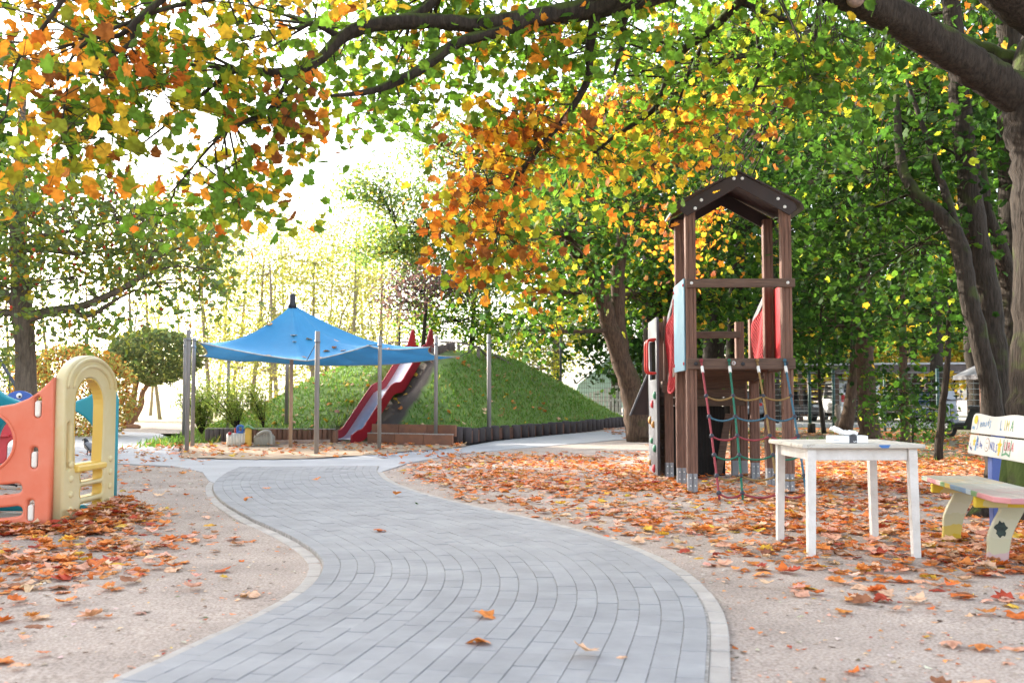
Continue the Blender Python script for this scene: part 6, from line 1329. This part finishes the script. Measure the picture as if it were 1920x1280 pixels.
MB().tube([(-.1, -.2, .24), (-.55, -.22, .30), (-.85, -.22, .34)], [.04, .05, .055], 8).build('exhaust', mat('chrome', (.7, .7, .72), .2, metal=1), mo)
# grey shelter roof corner at the right edge
sr = thing('garden_shelter', 'corner of a grey sloping shelter roof at the right edge', 'shelter', (0, 0, 0)); g1 = P(1868, 703, 16); g2 = P(2080, 660, 16)
MB().prism([(g1.x, g1.z - .05), (g1.x, g1.z + .02), (g2.x, P(2080, 600, 16).z), (g2.x + 1.2, g1.z + .02), (g2.x + 1.2, g1.z - .05)], 1.6, Matrix.Translation((0, 16.8, 0)), .02).build('roof', mat('shelter_roof', (.20, .20, .21), .7, .15, 5), sr)
for x in (g1.x + .45, g2.x + .7):
    for y in (16.2, 17.4): MB().box((x, y, (g1.z - .06) / 2 - .02), (.1, .1, g1.z - .02)).build('post', BARK_D and WOOD, sr)
# stair railing at the left edge
srl = thing('stair_railing', 'dark metal stair railing descending at the left edge', 'railing', (0, 0, 0)); DM = mat('dark_rail_metal', (.10, .11, .13), .5, .1, 6, metal=.3)
q0, q1, q2 = P(-90, 525, 17.5), P(38, 738, 17.5), P(40, 790, 17.5)
MB().tube([q0, q1, q2], .03, 8).build('handrail', DM, srl); b0, b1 = q0 - V((0, 0, .85)), q1 - V((0, 0, .62)); MB().tube([b0, b1], .022, 8).build('bottom_rail', DM, srl)
for k in range(13):
    t = k / 13; MB().tube([q0.lerp(q1, t), b0.lerp(b1, t)], .009, 6).build('baluster', DM, srl)
for p in (q1, q0.lerp(q1, .3)): MB().tube([V((p.x, p.y, -.05)), p], .028, 8).build('newel', DM, srl)
# ================================================================== FALLEN LEAVES
ORL = (.70, .25, .07); ORD = (.62, .165, .04); TAN = (.72, .46, .31); PNK = (.68, .37, .26); RED = (.42, .07, .04); BRL = (.30, .13, .07); YLL = (.66, .42, .06)
PALL = [(ORL, .32), (ORD, .13), (TAN, .22), (PNK, .20), (RED, .04), (BRL, .05), (YLL, .04)]
def off_path(x, y, m=.0):
    d2 = (np.asarray(_cx)[None, ::4] - x[:, None]) ** 2 + (np.asarray(_cy)[None, ::4] - y[:, None]) ** 2
    return np.sqrt(d2.min(1)) > HALF + .13 + m
def density(x, y):
    """relative cover of leaves over the ground"""
    px = 960 + x / y * F; py = 748 + CAM_H / y * F; D = np.zeros_like(x)
    n1 = noise2(x, y, 1.1, 21); n2 = noise2(x, y, .35, 22); cl = np.clip(.06 + 2.6 * n1 * n2 + .15 * n2, 0, 1.3)
    right = x > np.interp(y, _cy, _cx)
    # thick carpet between path, tower and bench
    edge = np.clip((x - np.interp(y, _cy, _cx) - HALF - .25) / 1.5, 0, 1)
    far = np.clip((20.5 - y) / 5, 0, 1); near_ = np.clip((y - 4.6) / 2.2, .14, 1)
    D = np.where(right, edge ** .8 * far * near_ * cl * 1.0, 0)
    D = np.where(right & (y > 17) , D * .8, D)
    # left drift around and in front of the climbing cube
    dl = np.clip((np.interp(y, _cy, _cx) - HALF - .25 - x) / 1.6, 0, 1); a = np.exp(-((y - 7.0) / 1.35) ** 2) * np.clip((-1.4 - x) / 1.2, .12, 1) + .26 * np.exp(-((y - 9.5) / 2.5) ** 2) + .10
    D = np.where(~right, dl * a * cl * .85, D)
    return D
n = 130000; x = RNG.uniform(-7.5, 11, n); y = 3.4 + 17.5 * RNG.uniform(0, 1, n); keep = (np.abs(x / y) < .56) & off_path(x, y); x, y = x[keep], y[keep]
D = density(x, y); k = RNG.uniform(size=len(x)) < D * .52; x, y = x[k], y[k]
# keep them out of solid things
def clear(x, y):
    ok = np.ones(len(x), bool)
    ok &= ~((x > CX - 1.25) & (x < CX + .12) & (y > CY - .06) & (y < CY + CD + .12))
    for px_, py_, r in [(MO.x, MO.y, .42)]: ok &= np.hypot(x - px_, y - py_) > r
    return ok
k = clear(x, y); x, y = x[k], y[k]; n = len(x)
z = np.maximum(ground_z(x, y), -.03) + RNG.uniform(.004, .028, n)
# a drift piled against the cube
m = 420; a = RNG.uniform(0, 1, m); hx = CX + .12 + RNG.gamma(1.3, .11, m); hy = CY + .1 + a * 1.15 + RNG.normal(size=m) * .12; hz = np.maximum(0, .17 - (hx - CX - .1) * .55) * RNG.uniform(.1, 1, m)
hx2 = CX + RNG.uniform(-1.2, .5, 420); hy2 = CY - .08 - RNG.gamma(1.4, .16, 420); hz2 = np.maximum(0, .07 - (CY - .05 - hy2) * .15) * RNG.uniform(0, 1, 420)
x = np.concatenate([x, hx, hx2]); y = np.concatenate([y, hy, hy2]); z = np.concatenate([z, hz, hz2]); n = len(x)
fr = rand_frames(n, .84); siz = RNG.uniform(.06, .13, n) * np.where(RNG.uniform(size=n) < .3, .65, 1); cols = pick_cols(n, PALL, .28)
# lone leaves on the path and paving, each in its place
lone = [(745, 933, ORL), (712, 1000, ORD), (595, 904, ORL), (500, 920, ORL), (465, 940, ORL), (908, 1163, ORL), (898, 1212, ORL), (1097, 1238, TAN), (782, 949, GRN), (1165, 1239, TAN)]
words = ['orange leaf standing on edge on the path left of the leaf carpet', 'orange leaf on the middle of the path at its narrowest', 'small orange leaf on the far paving', 'orange leaf on the far left of the pale paving', 'tiny orange leaf by the left path edge', 'large curled orange leaf on the near path', 'yellow-orange leaf just below the large curled one', 'pale tan leaf at the bottom of the path', 'tiny green leaf scrap on the path', 'flat pale leaf scrap at the bottom right of the path']
VL = colour_variants(DRY, [ORL, ORD, TAN, PNK, RED, BRL, YLL, GRN], 'fallen_leaf')
def put_leaf(p, frm, s, c, label, group, k):
    cand = [v for v in VL if v[2] == k % len(DRY)]; me = min(cand, key=lambda v: np.abs(v[1] - np.array(c)).sum())[0]
    o = link('fallen_leaf', me, LITTER_ONE); M3 = Matrix([list(map(float, frm[i])) for i in range(3)]).transposed().to_4x4(); o.matrix_world = Matrix.Translation(V(p)) @ M3 @ Matrix.Scale(float(s), 4); tag(o, label, 'leaf', group); return o
lf = rand_frames(len(lone), .72)
for i, ((px, py, c), w_) in enumerate(zip(lone, words)):
    g = G(px, py); put_leaf((g.x, g.y, .04 if i < 8 else .022), lf[i], .115 if i in (5, 6, 7) else (.11 if i < 5 else .05), c, w_, 'single leaves lying on the path', i + 1)
RMARK = [(2.0, 6.8, 'at the near left table leg'), (2.75, 6.8, 'at the near right table leg'), (2.05, 7.6, 'at the far left table leg'), (2.75, 7.6, 'at the far right table leg'), (2.4, 7.2, 'under the table'), (3.25, 7.8, 'at the far bench leg'), (3.2, 6.6, 'at the near bench leg'), (2.5, 5.6, 'on the sand in front of the bench'), (1.5, 5.6, 'on the sand right of the path bend'), (1.6, 4.3, 'by the kerb at the bottom right'), (2.2, 4.4, 'in the bottom right corner'), (1.2, 7.5, 'left of the table beside the path'), (2.2, 9.0, 'between table and rope net'), (2.6, 10.3, 'at the foot of the rope net'), (1.2, 9.5, 'left of the rope net'), (0, 11, 'at the tip of the leaf carpet by the path'), (1.5, 12.5, 'before the climbing wall')]
LMARK = [(-3.5, 7.9, 'against the cream panel of the climbing cube'), (-4.2, 7.8, 'at the foot of the coral panel'), (-3.2, 7.0, 'in the drift before the climbing cube'), (-2.6, 6.2, 'in the left leaf drift nearest the path'), (-3.3, 6.3, 'at the left edge of the picture, below the cube'), (-2.2, 7.6, 'between the cube and the path'), (-2.0, 5.2, 'on the bare sand below the drift'), (-2.0, 4.4, 'at the lower left corner'), (-3.6, 9.8, 'right behind the climbing cube')]
# the 290 that show largest become things of their own
px = 960 + x / y * F; py = 748 + CAM_H / y * F; show = siz / y * (np.abs(fr[:, 2, 1]) + .25) * ((px > 5) & (px < 1915) & (py < 1275) & (py > 860))
order = np.argsort(-show)[:290]; mask = np.ones(n, bool); mask[order] = False
for i in order:
    right = x[i] > np.interp(y[i], _cy, _cx); c = cols[i]; kind = 'pale tan' if c[2] > .15 else ('dark red-brown' if c[0] < .40 else ('yellow' if c[1] > .33 else 'orange'))
    marks = RMARK if right else LMARK; where = min(marks, key=lambda q: (x[i] - q[0]) ** 2 + (y[i] - q[1]) ** 2)[2]; big = 'large' if siz[i] > .115 else ('small' if siz[i] < .09 else 'fallen')
    put_leaf((x[i], y[i], z[i]), fr[i], siz[i], c, '%s %s maple leaf %s' % (big, kind, where), '%s %s leaves %s' % (big, kind, where), i)
me = leaf_mesh('leaf_litter', np.stack([x, y, z], 1)[mask], fr[mask], siz[mask], cols[mask], DRY); tag(link('leaf_litter', me, LITTER), 'carpet of fallen orange maple leaves', 'leaves', kind='stuff')
# crumbs, scraps and grit on the sand
n = 16000; x = RNG.uniform(-6, 7, n); y = 3.4 + 13 * RNG.uniform(0, 1, n) ** 1.2; keep = (np.abs(x / y) < .56) & off_path(x, y, -.04) & clear(x, y) & (RNG.uniform(size=n) < .25 + noise2(x, y, .8, 31)); x, y = x[keep], y[keep]; n = len(x)
me = leaf_mesh('leaf_scraps', np.stack([x, y, ground_z(x, y) + RNG.uniform(.003, .01, n)], 1), rand_frames(n, .85), RNG.uniform(.012, .045, n), pick_cols(n, PALL + [((.16, .11, .08), .3), ((.55, .48, .42), .35), ((.10, .15, .04), .03)], .3), QUAD); tag(link('leaf_scraps', me, LITTER), 'small leaf scraps and grit strewn over the sand', 'scraps', kind='stuff')
# leaves on sand pit, mound and sail
n = 420; x = RNG.uniform(-8.3, -1, n); y = RNG.uniform(17.8, 23.5, n); me = leaf_mesh('leaf_litter', np.stack([x, y, np.full(n, .045)], 1), rand_frames(n, .75), RNG.uniform(.07, .14, n), pick_cols(n, PALL, .25), DRY); tag(link('leaf_litter', me, LITTER), 'scattered leaves lying in the sand pit', 'leaves', kind='stuff')
n = 480; x = RNG.uniform(-8, 6, n); y = RNG.uniform(23.6, 32, n); z = mound_z(x, y); k = z > .1; x, y, z = x[k], y[k], z[k]; n = len(x); me = leaf_mesh('leaf_litter', np.stack([x, y, z + .06], 1), rand_frames(n, .6), RNG.uniform(.08, .15, n), pick_cols(n, [(YLL, .3), (TAN, .35), (ORL, .35)], .25), DRY); tag(link('leaf_litter', me, LITTER), 'scattered pale leaves on the grass of the mound', 'leaves', kind='stuff')
n = len(SAIL_LEAVES); me = leaf_mesh('sail_leaves', np.array(SAIL_LEAVES), rand_frames(n, .8), RNG.uniform(.10, .17, n), pick_cols(n, [(TAN, .7), (ORL, .3)], .2), DRY); tag(link('sail_leaves', me, LITTER), 'few dry leaves lying on the blue sun sail', 'leaves', kind='stuff')
n = 5200; x = RNG.uniform(3, 14, n); y = RNG.uniform(15, 36, n); k = noise2(x, y, 1.6, 41) > .42; x, y = x[k], y[k]; n = len(x); me = leaf_mesh('leaf_litter', np.stack([x, y, np.full(n, .015)], 1), rand_frames(n, .8), RNG.uniform(.08, .16, n), pick_cols(n, [(ORL, .3), (BRL, .3), (ORD, .2), (TAN, .2)], .25), [MAPLE_S[0], MAPLE_S[1]]); tag(link('leaf_litter', me, LITTER), 'leaves strewn under the trees by the car park', 'leaves', kind='stuff')
